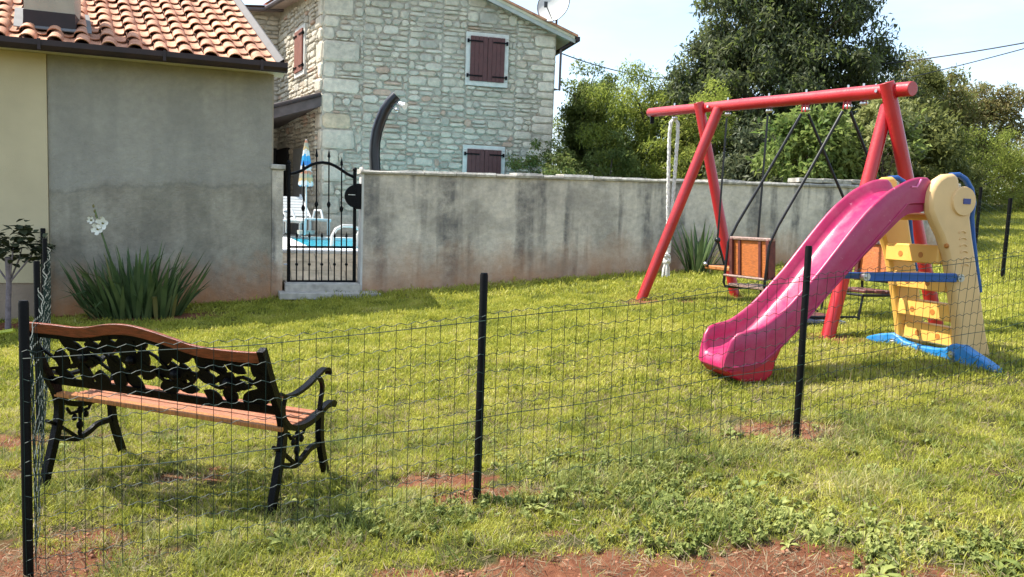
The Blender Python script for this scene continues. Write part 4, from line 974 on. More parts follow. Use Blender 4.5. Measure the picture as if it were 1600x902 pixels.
# single swing
ss = thing('board_swing', 'single board swing on black chains behind the wooden glider seat', 'swing', Vector((2.8, 10, 1)))
HZ = Vector((BD.x, BD.y, 0)).normalized(); PX = Vector((.94, .30, 0)).normalized()
se = []
for nm in ('s1', 's2'):
    t0 = hooks[nm]; j = Vector((t0.x, t0.y, 1.40)) - PX * .03; mb = MB(); mb.tube([t0, j], .013, 6); 
    mb.build('chain', M['pole'], ss, smooth=True)
    ends = [j - UZ * .33 + PX * .13, j - UZ * .33 - PX * .15]
    mb = MB().ball(j, .04, 8, 6)
    for e in ends: mb.tube([j, e], .017, 6)
    mb.tube([ends[0], ends[1]], .02, 6); mb.build('hanger', M['pole'], ss, smooth=True); se.append(j)
c = (se[0] + se[1]) / 2 - UZ * .35; L_ = (se[0] - se[1]).length
MB().box(c, (L_ + .12, .26, .055), (HZ, PX, UZ), .012).build('seat_board', M['slat_end'], ss)
for j in se: MB().ball(j - UZ * .31 - PX * .16, .028, 8, 6).build('seat_bolt', M['steel'], ss, smooth=True)
# glider
gl = thing('glider_swing', 'two-seat face to face wooden glider on black rods under the red beam', 'swing', Vector((3.3, 8.9, .6)))
A, B = hooks['A'], hooks['B']
def seatset(Ab, Bb, side):
    d_ = Vector((1, .02, 0)) * (-side)          # towards the middle
    BDX = (Bb - Ab).normalized()
    for H_, Q in ((A, Ab), (B, Bb)):
        top = Vector((Q.x, Q.y, 1.46)); hp = H_ - UZ * .02 + Vector((.04 * side, 0, 0))
        dirn = (top - hp); k1 = hp + dirn * .90 - d_ * 0 ; 
        pts = [hp, hp + dirn * .5, k1 - UZ * -.02, hp + dirn * .97 - UZ * .02 + d_ * -.01, top - UZ * .06 + d_ * -.02, Vector((Q.x, Q.y, 1.1)) - d_ * .035, Vector((Q.x, Q.y, .95)) - d_ * .045, Vector((Q.x, Q.y, .90)) - d_ * .03, Vector((Q.x, Q.y, .885)) + d_ * .38]
        MB().tube(pts, .0165, 8).build('side_rod', M['pole'], gl, smooth=True)
    pc = (Ab + Bb) / 2; W_ = (Bb - Ab).length - .05
    # back boards leaning slightly
    lean = (UZ - d_ * .06).normalized(); nb = lean.cross(BDX).normalized()
    cb_ = Vector((pc.x, pc.y, 1.24)) + d_ * .03
    MB().box(cb_, (W_, .03, .40), (BDX, nb, lean), .005).build('backrest', M['swing_wood'], gl)
    MB().box(cb_ + lean * .215, (W_ + .05, .075, .035), (BDX, nb, lean), .008).build('top_rail', M['grey_brown_wood'], gl)
    for s in (-1, 1): MB().box(cb_ + BDX * s * (W_ / 2 - .01) , (.045, .10, .43), (BDX, nb, lean), .006).build('back_post', M['dark_wood'], gl)
    for s in (-.27, .27): MB().box(cb_ + BDX * s * W_ - d_ * .022, (.035, .02, .41), (BDX, nb, lean)).build('back_strap', M['dark_wood'], gl)
    MB().tube([Vector((Ab.x, Ab.y, 1.03)) - d_ * .045, Vector((Bb.x, Bb.y, 1.03)) - d_ * .045], .014, 8).build('cross_rod', M['grey_brown_wood'] if side < 0 else M['pole'], gl)
    for i in range(3):
        MB().box(Vector((pc.x, pc.y, .925)) + d_ * (.05 + i * .125), (W_ + .02, .115, .035), (BDX, d_, UZ), .007).build('seat_board', M['grey_brown_wood'] if side < 0 else M['dark_wood'], gl)
    MB().tube([Vector((Ab.x, Ab.y, .885)) + d_ * .38, Vector((Bb.x, Bb.y, .885)) + d_ * .38], .015, 8).build('seat_bar', M['pole'], gl)
seatset(Vector((2.46, 9.12, 0)), Vector((2.745, 8.55, 0)), -1); seatset(Vector((3.98, 9.18, 0)), Vector((4.21, 8.70, 0)), 1)
for Q, Q2 in ((Vector((2.84, 9.12, .885)), Vector((3.60, 9.18, .885))), (Vector((3.125, 8.55, .885)), Vector((3.83, 8.70, .885)))):
    a_ = Q + Vector((.03, 0, -.32)); b_ = Q2 + Vector((-.03, 0, -.32)); MB().tube([Q, a_ + UZ * .08, a_ + Vector((.04, 0, .08)), b_ + Vector((-.04, 0, .08)), b_ + UZ * .08, Q2], .013, 8).build('footrest_rod', M['pole'], gl, smooth=True)
    MB().tube([b_ + UZ * .1, b_], .014, 6).build('foot_stub', M['pole'], gl); 
MB().box(Vector((3.35, 8.9, .635)), (.55, .4, .02), (HZ, PX, UZ), .005).build('footrest', M['dark_wood'], gl)
MB().tube([Vector((2.745, 8.55, 1.04)) + Vector((.04, 0, 0)), Vector((3.35, 8.62, 1.04))], .014, 6).build('arm_rod', M['pole'], gl)
o = MB().box(onG(1277, 505) + UZ * .03, (.5, .3, .03)).build('rubber_slab', M['mat'], None, loc=onG(1277, 505), bevel=.006); tagit(o, 'small blue-grey slab lying on the grass behind the slide', 'slab')

# ------------------------------------------------------------------ slide
SD = Vector((-.9525, -.3046, 0)); SW = Vector((-.3046, .9525, 0)); S0 = Vector((3.42, 6.7, 0))
def spt(s, wv, z): p = S0 + SD * s + SW * wv; p.z = z; return p
sld = thing('slide', 'pink plastic slide with yellow ladder and blue braces in front of the swings', 'slide', Vector((2.9, 6.6, .45)))
def interp(tab, s):
    xs = [a for a, b in tab]; ys = [b for a, b in tab]; return float(np.interp(s, xs, ys))
rail = [(-.06, 1.97), (-.04, 2.02), (0, 2.05), (.1, 2.05), (.2, 2.02), (.38, 1.93), (.57, 1.775), (.74, 1.585), (1.02, 1.245), (1.29, .965), (1.43, .86), (1.53, .80), (1.65, .78), (1.72, .755), (1.765, .70), (1.795, .61), (1.81, .51)]
skirt = [(-.06, 1.84), (-.02, 1.77), (.18, 1.74), (.38, 1.56), (.62, 1.335), (.9, 1.05), (1.16, .77), (1.28, .66), (1.37, .57), (1.46, .50), (1.6, .45), (1.72, .44), (1.79, .45), (1.81, .475)]
ridge = [(-.06, 1.86), (0, 1.84), (.19, 1.83), (.83, 1.17), (1.16, .81), (1.46, .55), (1.51, .525), (1.65, .50), (1.81, .49)]
bed = [(-.06, 1.93), (.1, 1.93), (.22, 1.89), (.38, 1.79), (.57, 1.61), (.74, 1.41), (1.02, 1.07), (1.29, .79), (1.43, .68), (1.53, .63), (1.65, .595), (1.74, .57), (1.785, .545), (1.81, .50)]
def sm(tab, s):
    return (interp(tab, s) * 2 + interp(tab, s - .03) + interp(tab, s + .03) + interp(tab, s - .06) * .5 + interp(tab, s + .06) * .5) / 5 if .05 < s < 1.68 else interp(tab, s)
WS = .48
stn = [-.06, -.05, -.035, 0] + [i * .04 for i in range(1, 42)] + [1.66, 1.69, 1.72, 1.745, 1.765, 1.785, 1.80, 1.81]
rows = []
for s in stn:
    rt_, sk, rd, bd = sm(rail, s), sm(skirt, s), sm(ridge, s), sm(bed, s)
    rt_ = max(rt_, bd + .004); pinch = .0 if s < 1.52 else .05 * ((s - 1.52) / .29) ** 3; rd = min(rd, rt_ - .02); rd = max(rd, sk + .012)
    hgt = rt_ - bd
    half = [(0 + .03, sk), (0 + .026, rd - .012), (0.002, rd), (0, (rd + rt_) / 2), (.001, rt_ - min(.02, hgt * .3)), (.008, rt_ - min(.006, hgt * .1)), (.018, rt_), (.03, rt_ - min(.005, hgt * .1)), (.04, rt_ - min(.02, hgt * .3)),
            (.055, bd + hgt * .45), (.075, bd + hgt * .12), (.105, bd + .003), (.16, bd)]
    row = [(pinch + wv, z) for wv, z in half] + [(WS / 2, bd)] + [(WS - pinch - wv, z) for wv, z in reversed(half)]
    rows.append([spt(s, a, b) for a, b in row])
K = len(rows[0]); vs = [p for r in rows for p in r]; fs = [(i * K + j, (i + 1) * K + j, (i + 1) * K + j + 1, i * K + j + 1) for i in range(len(rows) - 1) for j in range(K - 1)]
fs.append(tuple(range((len(rows) - 1) * K, len(rows) * K)))
# underside
for i in range(len(rows) - 1): fs.append((i * K, i * K + K - 1, (i + 1) * K + K - 1, (i + 1) * K))
fs.append(tuple(range(K)))
MB().add(vs, fs).build('chute', M['pink'], sld, smooth=True)
poly = [(1.29, .64), (1.34, .53), (1.37, .42), (1.43, .365), (1.64, .365), (1.72, .40), (1.78, .455), (1.6, .49)]
MB().prism([spt(s, .035, z) for s, z in poly], SW * (WS - .07)).build('chute_foot', M['deep_pink'], sld, bevel=.015)
# V-shaped moulding near the top of the near rail
MB().tube([spt(s, -.001, interp(ridge, s)) for s in [.2, .5, .83, 1.16, 1.4, 1.5, 1.6, 1.7, 1.76]], .007, 6).build('side_seam', M['pink'], sld, smooth=True)
MB().tube([spt(.075, -.002, 2.03), spt(.12, -.006, 1.965), spt(.17, -.006, 1.965)], .008, 6).build('moulded_mark', simple('light_pink', (.75, .18, .36), .3), sld)
near = [(.01, 1.77), (.02, 1.86), (.015, 1.93), (-.01, 1.99), (-.05, 2.04), (-.12, 2.08), (-.20, 2.09), (-.25, 2.065), (-.27, 1.99), (-.34, 1.98), (-.40, 1.93), (-.43, 1.86), (-.42, 1.79), (-.41, 1.73), (-.45, 1.58), (-.51, 1.38), (-.6, 1.08), (-.69, .76), (-.79, .50), (-.44, .53),
        (-.39, .78), (-.33, 1.0), (-.26, 1.25), (-.20, 1.42), (-.13, 1.56), (-.05, 1.67)]
def panel(w0, th):
    return MB().prism([spt(s, w0, z) for s, z in near], SW * th).build('ladder_side', M['peach'] if w0 < 0 else M['yellow'], sld, bevel=.028, smooth=True)
pn = panel(-.07, .10); panel(.60, .09)
MB().tube([spt(-.31, -.07, 1.865), spt(-.31, -.088, 1.865)], [.125, .118], 28).build('round_boss', M['peach'], pn, smooth=True)
MB().box(spt(-.33, -.091, 1.865), (.075, .008, .045), (SD, SW, UZ)).build('blue_mark', M['navy'], pn)
for i, z in enumerate(range(6)):
    zz = 1.60 - i * .055; MB().tube([spt(-.33 - i * .012 + math.cos(a) * .035, -.073, zz + math.sin(a) * .018) for a in [math.pi * q / 6 for q in range(7)]], .006, 5).build('embossed_rib', M['peach'], pn)
MB().ball(spt(-.18, -.065, 1.49), .022, 8, 6).build('painted_recess', M['hole_shade'], pn, smooth=True)  # dark ball on the surface, painted as a shaded hollow
for (z1_, z0_, so_) in ((1.76, 1.70, -.09), (1.49, 1.33, -.17), (1.24, 1.09, -.27), (.985, .835, -.35), (.775, .61, -.43)):
    c = spt(so_ - .075, .315, (z1_ + z0_) / 2); b = MB().box(c, (.60, .13, z1_ - z0_), (SW, SD, UZ), .012).build('rung', M['yellow'], sld)
    if z1_ - z0_ > .1:
        for wv in (.2, .43): MB().tube([spt(so_ - .020, wv, (z1_ + z0_) / 2 - .01), spt(so_ - .0075, wv, (z1_ + z0_) / 2 - .01)], .026, 14).build('hole', M['hole_shade'], b)  # discs standing proud; the hole's shade is only their darker colour
for w0 in (-.02, .66):
    hr = [(-.20, 2.075), (-.29, 2.085), (-.37, 2.05), (-.44, 1.97), (-.475, 1.86), (-.465, 1.74), (-.50, 1.56), (-.56, 1.33), (-.62, 1.13), (-.625, 1.1)]
    MB().tube([spt(s, w0, z) for s, z in hr], .024, 10).build('handrail', M['blue'], sld, smooth=True)
bb = MB().box(spt(.18, -.085, 1.225), (.93, .035, .075), (SD, SW, UZ), .01); bb.box(spt(.18, -.105, 1.25), (.90, .012, .012), (SD, SW, UZ)); bb.box(spt(.18, -.105, 1.20), (.90, .012, .012), (SD, SW, UZ)); bo = bb.build('brace_bar', M['blue'], sld)
MB().box(spt(.2, .60, 1.185), (.9, .03, .06), (SD, SW, UZ), .008).build('brace_bar', M['blue'], sld)
for s in (-.315, .65): MB().tube([spt(s, -.07, 1.225), spt(s, -.115, 1.225)], .034, 14).tube([spt(s, -.115, 1.225), spt(s, -.125, 1.225)], .016, 8).build('brace_bolt', M['steel'], sld, smooth=True)
top = [(-.46, .49), (-.42, .52), (-.3, .57), (-.17, .615), (-.09, .65), (-.03, .66), (.03, .64), (.08, .60), (.2, .58), (.4, .575), (.55, .59), (.62, .625), (.68, .645), (.76, .63), (.86, .61), (1.02, .56)]
bot = [(1.03, .525), (.9, .515), (.7, .525), (.62, .515), (.5, .505), (.2, .495), (.05, .50), (-.05, .485), (-.3, .455), (-.46, .435)]
MB().prism([spt(-.40, a, b) for a, b in top + bot], SD * -.10).build('stabiliser_bar', M['sky_blue'], sld, bevel=.016, smooth=True)
MB().tube([spt(-.40, -.47, .455), spt(-.50, -.47, .455)], .03, 12).build('end_cap', M['blue'], sld)
for wv, z in ((-.01, .56), (.66, .565)): MB().tube([spt(-.41, wv, z), spt(-.375, wv, z)], .028, 14).tube([spt(-.375, wv, z), spt(-.365, wv, z)], .012, 8).build('stabiliser_bolt', M['steel'], sld, smooth=True)

# ------------------------------------------------------------------ bench
BO = Vector((-1.22, 4.15, 0)); BA = Vector((-.969, .247, 0)).normalized(); BF = Vector((.247, .969, 0)).normalized()
bz = -.0
def bp_(a, f, z): p = BO + BA * a + BF * f; p.z = z + .0; return p
bn = thing('garden_bench', 'garden bench with black cast iron leaf back and reddish wooden slats', 'bench', Vector((-1.9, 4.5, 0)))
def flatbar(pts, a0, wid, th, name, extra=None):
    """cast strap: path in the (front, up) plane, flat section wid across the bench"""
    vs = []; n = len(pts); P = [Vector((f, z)) for f, z in pts]; ths = th if isinstance(th, list) else [th] * n
    for i in range(n):
        t = (P[min(n - 1, i + 1)] - P[max(0, i - 1)]).normalized(); nn = Vector((-t.y, t.x)) * ths[i] / 2
        for s1, s2 in ((-1, -1), (-1, 1), (1, 1), (1, -1)): q = P[i] + nn * s1; vs.append(bp_(a0 + s2 * wid / 2, q.x, q.y))
    fs = [(i * 4 + k, i * 4 + (k + 1) % 4, (i + 1) * 4 + (k + 1) % 4, (i + 1) * 4 + k) for i in range(n - 1) for k in range(4)] + [(0, 1, 2, 3), (n * 4 - 1, n * 4 - 2, n * 4 - 3, n * 4 - 4)]
    return MB().add(vs, fs)
def spline(pts, n=6):
    out = []; P = [Vector((*p, 0)) for p in pts]
    for i in range(len(P) - 1):
        a, b, c_, d = P[max(0, i - 1)], P[i], P[i + 1], P[min(len(P) - 1, i + 2)]
        for k in range(n):
            t = k / n; q = .5 * ((2 * b) + (c_ - a) * t + (2 * a - 5 * b + 4 * c_ - d) * t * t + (3 * b - a - 3 * c_ + d) * t ** 3); out.append((q.x, q.y))
    out.append((P[-1].x, P[-1].y)); return out
for a0, side in ((.03, -1), (1.50, 1)):
    e = MB()
    def addb(p, w_, t_): 
        m_ = flatbar(spline(p), a0, w_, t_, ''); e.add(m_.v, m_.f)
    addb([(-.10, .875), (-.055, .78), (.0, .66), (.055, .56), (.10, .47), (.115, .38), (.095, .27), (.055, .14), (.01, .0), (-.02, -.13)], .038, .044)
    addb([(.07, .61), (.14, .58), (.25, .575), (.37, .595), (.48, .63), (.57, .655), (.625, .645), (.64, .615)], .040, .018)
    addb([(.50, .625), (.545, .59), (.56, .54), (.545, .48), (.53, .42)], .022, .022)
    addb([(.14, .575), (.12, .52), (.13, .46)], .018, .018)
    addb([(.10, .47), (.17, .405), (.28, .375), (.40, .375), (.50, .395), (.60, .425), (.68, .43), (.71, .41)], .042, .032)
    addb([(.54, .40), (.535, .31), (.55, .2), (.59, .08), (.62, .0), (.65, -.13)], .036, .040)
    addb([(.10, .205), (.17, .185), (.25, .165), (.34, .185), (.42, .215), (.54, .215)], .026, .03)
    addb([(.02, .33), (.12, .27), (.24, .18)], .018, .018)
    for cf, cz, r_ in ((.27, .245, .028), (.23, .30, .022), (.32, .30, .022), (.275, .335, .026), (.27, .20, .02)):
        e.ball(bp_(a0, cf, cz), r_, 8, 6, (BA, BF, UZ), (.5, 1, 1))
    e.tube([bp_(a0, .275, .38), bp_(a0, .27, .17)], .011, 6); e.tube([bp_(a0, .275, .33), bp_(a0, .20, .33), bp_(a0, .17, .37)], .010, 6); e.tube([bp_(a0, .275, .33), bp_(a0, .34, .33), bp_(a0, .37, .37)], .010, 6)
    e.build('end_frame', M['cast'], bn, smooth=True)
# top rail, camel-back
ctl = [(.02, .868, .775), (.10, .855, .765), (.28, .855, .77), (.43, .865, .785), (.55, .895, .82), (.66, .925, .85), (.78, .95, .885), (.88, .955, .895), (.98, .945, .885), (1.08, .925, .865), (1.18, .915, .85), (1.3, .92, .85), (1.42, .922, .85), (1.53, .922, .85)]
vs = []; A_ = spline([(a, t) for a, t, b in ctl], 4); B_ = spline([(a, b) for a, t, b in ctl], 4)
for (a, t), (_, b) in zip(A_, B_):
    bk = lambda z: .035 - (z - .6) * .46
    b = t - .062
    for z, f in ((t, -.012), (t, .022), (b, .022), (b, -.012)): vs.append(bp_(a, bk(z) + f, z))
n = len(A_); MB().add(vs, [(i * 4 + k, i * 4 + (k + 1) % 4, (i + 1) * 4 + (k + 1) % 4, (i + 1) * 4 + k) for i in range(n - 1) for k in range(4)] + [(0, 1, 2, 3), (n * 4 - 1, n * 4 - 2, n * 4 - 3, n * 4 - 4)]).build('top_rail', M['wood_rail'], bn, bevel=.006)
# leaf panel
pnl = MB()
def bk(z): return .035 - (z - .6) * .46
def pflat(poly, th=.014, off=0.):
    vs = [bp_(a, bk(z) + off, z) for a, z in poly]; pnl.prism(vs, BF * th)
def topz(a): return float(np.interp(a, [q[0] for q in ctl], [q[1] for q in ctl])) - .062
low = lambda a: float(np.interp(a, [0, .55, 1.05, 1.5], [.525, .535, .56, .575]))
def strap(pts, w_):
    P = [Vector(p) for p in spline(pts, 5)]; P = [Vector((p[0], p[1])) for p in P]
    for i in range(len(P) - 1):
        t = (P[i + 1] - P[i]).normalized(); nn = Vector((-t.y, t.x)) * w_ / 2; ex = t * .004
        pflat([P[i] - nn - ex, P[i + 1] - nn + ex, P[i + 1] + nn + ex, P[i] + nn - ex], .012, random.uniform(0, .003))
strap([(a, topz(a) - .012) for a in np.linspace(.05, 1.48, 14)], .028)
strap([(a, low(a) - .01) for a in np.linspace(.03, 1.5, 8)], .05)
def leafp(a, z, ang, L, w_):
    c_, s_ = math.cos(ang), math.sin(ang); prof = [(0, 0), (.15, .3), (.35, .48), (.55, .5), (.75, .38), (.9, .18), (1, 0), (.9, -.18), (.75, -.38), (.55, -.5), (.35, -.48), (.15, -.3)]
    poly = [(a + (u * L) * c_ - (v * w_) * s_, z + (u * L) * s_ + (v * w_) * c_) for u, v in prof]
    poly = [(min(1.49, max(.04, p)), min(topz(p) - .003, max(low(p) - .03, q))) for p, q in poly]
    pflat(poly, .012, random.uniform(.0, .012))
random.seed(21)
strap([(.06, .60), (.2, .70), (.36, .62), (.52, .70), (.68, .62), (.84, .74), (1.0, .64), (1.16, .74), (1.32, .66), (1.47, .76)], .02)
strap([(.06, .74), (.22, .64), (.4, .74), (.58, .62), (.75, .80), (.92, .66), (1.1, .80), (1.28, .68), (1.46, .64)], .018)
g_a = .09
for gx in np.arange(.10, 1.48, .115):
    hh = topz(gx) - low(gx); rowsn = max(2, int(round(hh / .095)))
    for r_ in range(rowsn):
        if random.random() < .09: continue
        z = low(gx) + hh * (r_ + .5) / rowsn + random.uniform(-.02, .02); a = gx + random.uniform(-.03, .03); ang = random.uniform(0, 6.28); L = random.uniform(.12, .17)
        leafp(a - math.cos(ang) * L / 2, z - math.sin(ang) * L / 2, ang, L, random.uniform(.065, .10))
for ra_, rz_ in ((.30, .66), (.62, .68), (.88, .74), (1.2, .73)):
    for k in range(7): ang = k * .9 + ra_; leafp(ra_, rz_, ang, .075, .06)
    pnl.ball(bp_(ra_, bk(rz_), rz_), .03, 8, 6)
pnl.build('cast_leaf_back', M['cast'], bn)
for i, f in enumerate((.105, .185, .265, .345, .425, .505)):
    z = .412 + (.012 if i == 0 else 0) - .018 * math.sin(i / 5 * math.pi); 
    mb = MB(); vs = []
    for a in (.052 if i else .012, 1.478 if i else 1.50):
        zz = z + (.0 if a < 1 else .062)
        vs += [bp_(a, f - .030, zz - .026), bp_(a, f + .030, zz - .026), bp_(a, f + .030, zz), bp_(a, f - .030, zz)]
    mb.add(vs, [(0, 1, 2, 3), (4, 7, 6, 5), (0, 4, 5, 1), (1, 5, 6, 2), (2, 6, 7, 3), (3, 7, 4, 0)]).build('seat_slat', M['slat_end'] if i == 0 else M['slat'], bn, bevel=.005)
random.seed(5)

# ------------------------------------------------------------------ wire fence
fn = thing('wire_fence', 'green wire mesh fence on black posts crossing the front lawn', 'fence', Vector((-.15, 4.22, .1)))
P0 = Vector((-2.15, 3.5)); P1 = Vector((-.15, 4.22)); P2 = Vector((1.86, 5.05)); P3 = Vector((4.15, 6.25))
Q2_ = Vector((-3.36, 5.63)); Q3_ = Vector((-4.72, 8.05)); Q4_ = Vector((-6.0, 10.2))
def fpost(p, hgt=1.225, r=.0215, lean=(0, 0)):
    z = gz(*p); o_ = MB().tube([Vector((p.x, p.y, z - .2)), Vector((p.x + lean[0], p.y + lean[1], z + hgt - .012)), Vector((p.x + lean[0], p.y + lean[1], z + hgt))], [r, r, r * .82], 16).build('post', M['post'], fn, smooth=True)
for p, q in ((P0, 1.26), (P1, 1.255), (P2, 1.225), (P3, 1.225), (Q2_, 1.23)): fpost(p, q)
fpost(Q3_, 1.2); fpost(Q4_, 1.15, .03)
random.seed(3)
def fbay(a, b, hs=1.04, sag=.015, wr=.0018, off=.03, droop=0.):
    L_ = (b - a).length; d2 = (b - a) / L_; nrm = Vector((d2.y, -d2.x)); n = int(L_ / .0765); mb = MB(); V = []; Fc = []
    ph = random.uniform(0, 6)
    def P(s, hh):
        q = a + d2 * s + nrm * off; z = gz(q.x, q.y); w_ = .018 * math.sin(s * 3.1 + ph) * hh + .008 * math.sin(s * 9 + hh * 6)
        sg = -sag * 4 * (s / L_) * (1 - s / L_) * hh - .004 * math.sin(s * 5 + hh * 9)
        return Vector((q.x + nrm.x * w_, q.y + nrm.y * w_, z + hh + sg))
    rows_h = [hs, hs - .03, .915, .82, .725, .63, .535, .475, .38, .285, .19, .095, .02]
    for j, hh in enumerate(rows_h):
        heavy = j in (1, 7); amp = .0 if heavy else .007; m_ = n * (1 if heavy else 4); pts = []
        for i in range(m_ + 1):
            s = L_ * i / m_; p = P(s, hh); k = math.sin(i / 4 * 2 * math.pi + j) if not heavy else 0
            pts.append(p + UZ * amp * k)
        mb.tube(pts, wr * (1.5 if heavy else 1.15), 3, False)
    for i in range(n + 1):
        s = L_ * i / n + random.uniform(-.004, .004); mb.tube([P(s, hh) for hh in (0.01, .2, .4, .6, .8, hs)], wr, 3, False)
    return mb.build('wire_mesh', M['wire'], fn)
fbay(P0, P1); fbay(P1, P2); fbay(P2, P3); fbay(Q2_, P0, off=-.03); fbay(Q3_, Q2_, off=-.03, wr=.002); fbay(Q4_, Q3_, off=-.03, wr=.0022)
ff = thing('far_fence', 'distant black fence posts with thin mesh on the grass at the right edge', 'fence', Vector((7.5, 12.25, .9)))
FP = [at(1565, 443, 12.25), at(1522, 400, 15.2), at(1660, 500, 10)]
for p in (FP[0], FP[1], FP[2]):
    z = gz(p.x, p.y); MB().tube([Vector((p.x, p.y, z - .2)), Vector((p.x + .02, p.y, z + 1.25))], .03, 10).build('post', M['post'], ff, smooth=True)
for a, b in ((FP[1], FP[0]), (FP[0], FP[2])):
    mb = MB(); L_ = (b - a).length; n = int(L_ / .1)
    for hh in np.arange(.1, 1.06, .1): mb.tube([Vector((q.x, q.y, gz(q.x, q.y) + hh)) for q in [a.lerp(b, i / 10) for i in range(11)]], .0016, 3, False)
    for i in range(n + 1): q = a.lerp(b, i / n); z = gz(q.x, q.y); mb.tube([Vector((q.x, q.y, z)), Vector((q.x, q.y, z + 1.05))], .0014, 3, False)
    mb.build('wire_mesh', M['wire'], ff)

# ------------------------------------------------------------------ garden plants
def blade(base, L, ang, lean, w_, bend, twist_=0., n=7, kink=None):
    vs = []; d = Vector((math.cos(ang), math.sin(ang), 0)); s_ = Vector((-math.sin(ang + twist_), math.cos(ang + twist_), 0)); p = Vector(base); th = lean
    for i in range(n + 1):
        u = i / n; ww = w_ * (1 - u ** 2.6) * (.75 + .5 * math.sin(u * 2.6)) * .5 + .0005
        vs += [p - s_ * ww, p + s_ * ww + d * ww * .2]; th = lean + bend * u ** 1.7
        if kink and u > kink: th += 1.1
        p = p + (d * math.sin(th) + UZ * math.cos(th)) * (L / n)
    return vs, [(2 * i, 2 * i + 1, 2 * i + 3, 2 * i + 2) for i in range(n)]
def iris(name, label, c, rx, ry, count, Lr, spread, wr_, seed, maxlean=.9, group='iris clumps by the walls'):
    random.seed(seed); t = thing(name, label, 'plant', c, group)
    for i in range(count):
        a = random.uniform(0, 6.283); r = random.random() ** .6; b = Vector((c.x + math.cos(a) * r * rx, c.y + math.sin(a) * r * ry, 0)); b.z = gz(b.x, b.y) - .02
        L = random.uniform(*Lr); lean = spread * r * random.uniform(.1, 1.25) + random.uniform(0, .1); a2 = a + random.uniform(-.6, .6)
        v_, f_ = blade(b, L, a2, min(lean, maxlean), random.uniform(*wr_), random.uniform(.0, .6) + (.6 if random.random() < .2 else 0), random.uniform(-.9, .9), kink=.55 if random.random() < .05 else None)
        MB().add(v_, f_).build('leaf', M['iris_y'] if random.random() < .04 else M['iris'], t, smooth=True)
    return t
ic = onG(236, 487)
iris('iris_plant', 'large clump of dark sword-shaped leaves in front of the grey wall', Vector((-4.83, 10.2, gz(-4.83, 10.2))), .58, .26, 298, (.42, 1.0), .62, (.034, .06), 11)
iris('iris_plant', 'smaller clump of sword-shaped leaves beneath the red swing leg', Vector((3.0, 12.95, gz(3.0, 12.95))), .18, .14, 62, (.5, .98), .5, (.034, .055), 12)
# white flower on a tall stem
fl = thing('white_flower', 'tall thin stem with open white blooms beside the large leaf clump', 'flower', Vector((-5.2, 10.15, .2)))
fc = at(154, 352, 10.15)
MB().tube([at(176, 420, 10.15) - UZ * .9, at(176, 420, 10.15), at(166, 385, 10.15), at(158, 362, 10.15), at(148, 328, 10.15)], .011, 6).build('stem', M['iris'], fl, smooth=True)
for cx, cy, r_ in ((153, 358, .078), (161, 349, .085), (143, 344, .05)):
    c = at(cx, cy, 10.1); mb = MB()
    for k in range(5):
        a = k * 1.257 + cx; d = Vector((math.cos(a), -.35, math.sin(a))).normalized(); s_ = d.cross(Vector((0, -1, 0))).normalized(); vs = [c]
        vs = [c, c + d * r_ * .5 + s_ * r_ * .38, c + d * r_ * .95 + s_ * r_ * .3 + Vector((0, -.015, 0)), c + d * r_ * 1.05, c + d * r_ * .95 - s_ * r_ * .3 + Vector((0, -.015, 0)), c + d * r_ * .5 - s_ * r_ * .38]
        mb.add(vs, [(0, 1, 2, 3, 4, 5)])
    mb.build('petals', M['petal'], fl); MB().ball(c - Vector((0, .012, 0)), .014, 6, 5).build('flower_heart', M['iris_y'], fl)
for q in ((148, 330), (146, 322), (150, 337)): MB().ball(at(*q, 10.15), .016, 6, 5, None, (1, 1, 1.5)).build('bud', M['iris_y'], fl)
# little tree with stake at far left
yt = thing('young_tree', 'small staked tree with round dull leaves before the cream wall', 'tree', at(12, 500, 9.4))
tb = at(12, 505, 9.4); cz_ = at(14, 440, 9.4)
MB().tube([tb - UZ * .15, at(13, 470, 9.4), cz_], [.035, .03, .03], 10).build('trunk', M['grey_bark'], yt, smooth=True)
MB().tube([cz_, at(12, 402, 9.35)], [.032, .032], 10).build('stake', M['grey_bark'], yt, smooth=True)
for q in ((30, 405), (48, 402), (-8, 412), (20, 395)): MB().tube([cz_ - UZ * .02, at(q[0], q[1], 9.4 + random.uniform(-.1, .1)), at(q[0] + (q[0] - 12) * .25, q[1] - 18, 9.4)], [.011, .009, .004], 6).build('branch', M['grey_bark'], yt, smooth=True)
random.seed(8)
for i in range(210):
    u = random.random(); cxp = random.choice([(38, 362, 16, 14), (20, 385, 26, 16), (50, 388, 20, 12), (0, 380, 18, 14), (30, 372, 30, 16), (66, 385, 10, 7), (36, 402, 22, 8)])
    c = at(cxp[0] + random.gauss(0, cxp[2] * .6), cxp[1] + random.gauss(0, cxp[3] * .6), 9.4 + random.uniform(-.2, .2)); a = random.uniform(0, 6.28); d = Vector((math.cos(a), math.sin(a), random.uniform(-.7, .2))).normalized(); s_ = d.cross(UZ).normalized(); L = random.uniform(.08, .14)
    nn = s_.cross(d); mb = MB(); mb.add([c, c + d * L * .35 + s_ * L * .38 + nn * .01, c + d * L * .75 + s_ * L * .3, c + d * L - UZ * .01, c + d * L * .75 - s_ * L * .3, c + d * L * .35 - s_ * L * .38 + nn * .01], [(0, 1, 2, 3), (0, 3, 4, 5)]); mb.build('leaf', M['shrub_leaf'], yt)
o = MB().tube([at(-40, 530, 9.1), at(-5, 521, 9.1), at(22, 517, 9.1)], .028, 8).build('hose', M['hose'], None, smooth=True, loc=at(0, 520, 9.1)); tagit(o, 'yellow-green hose end lying at the left edge below the young tree', 'hose')

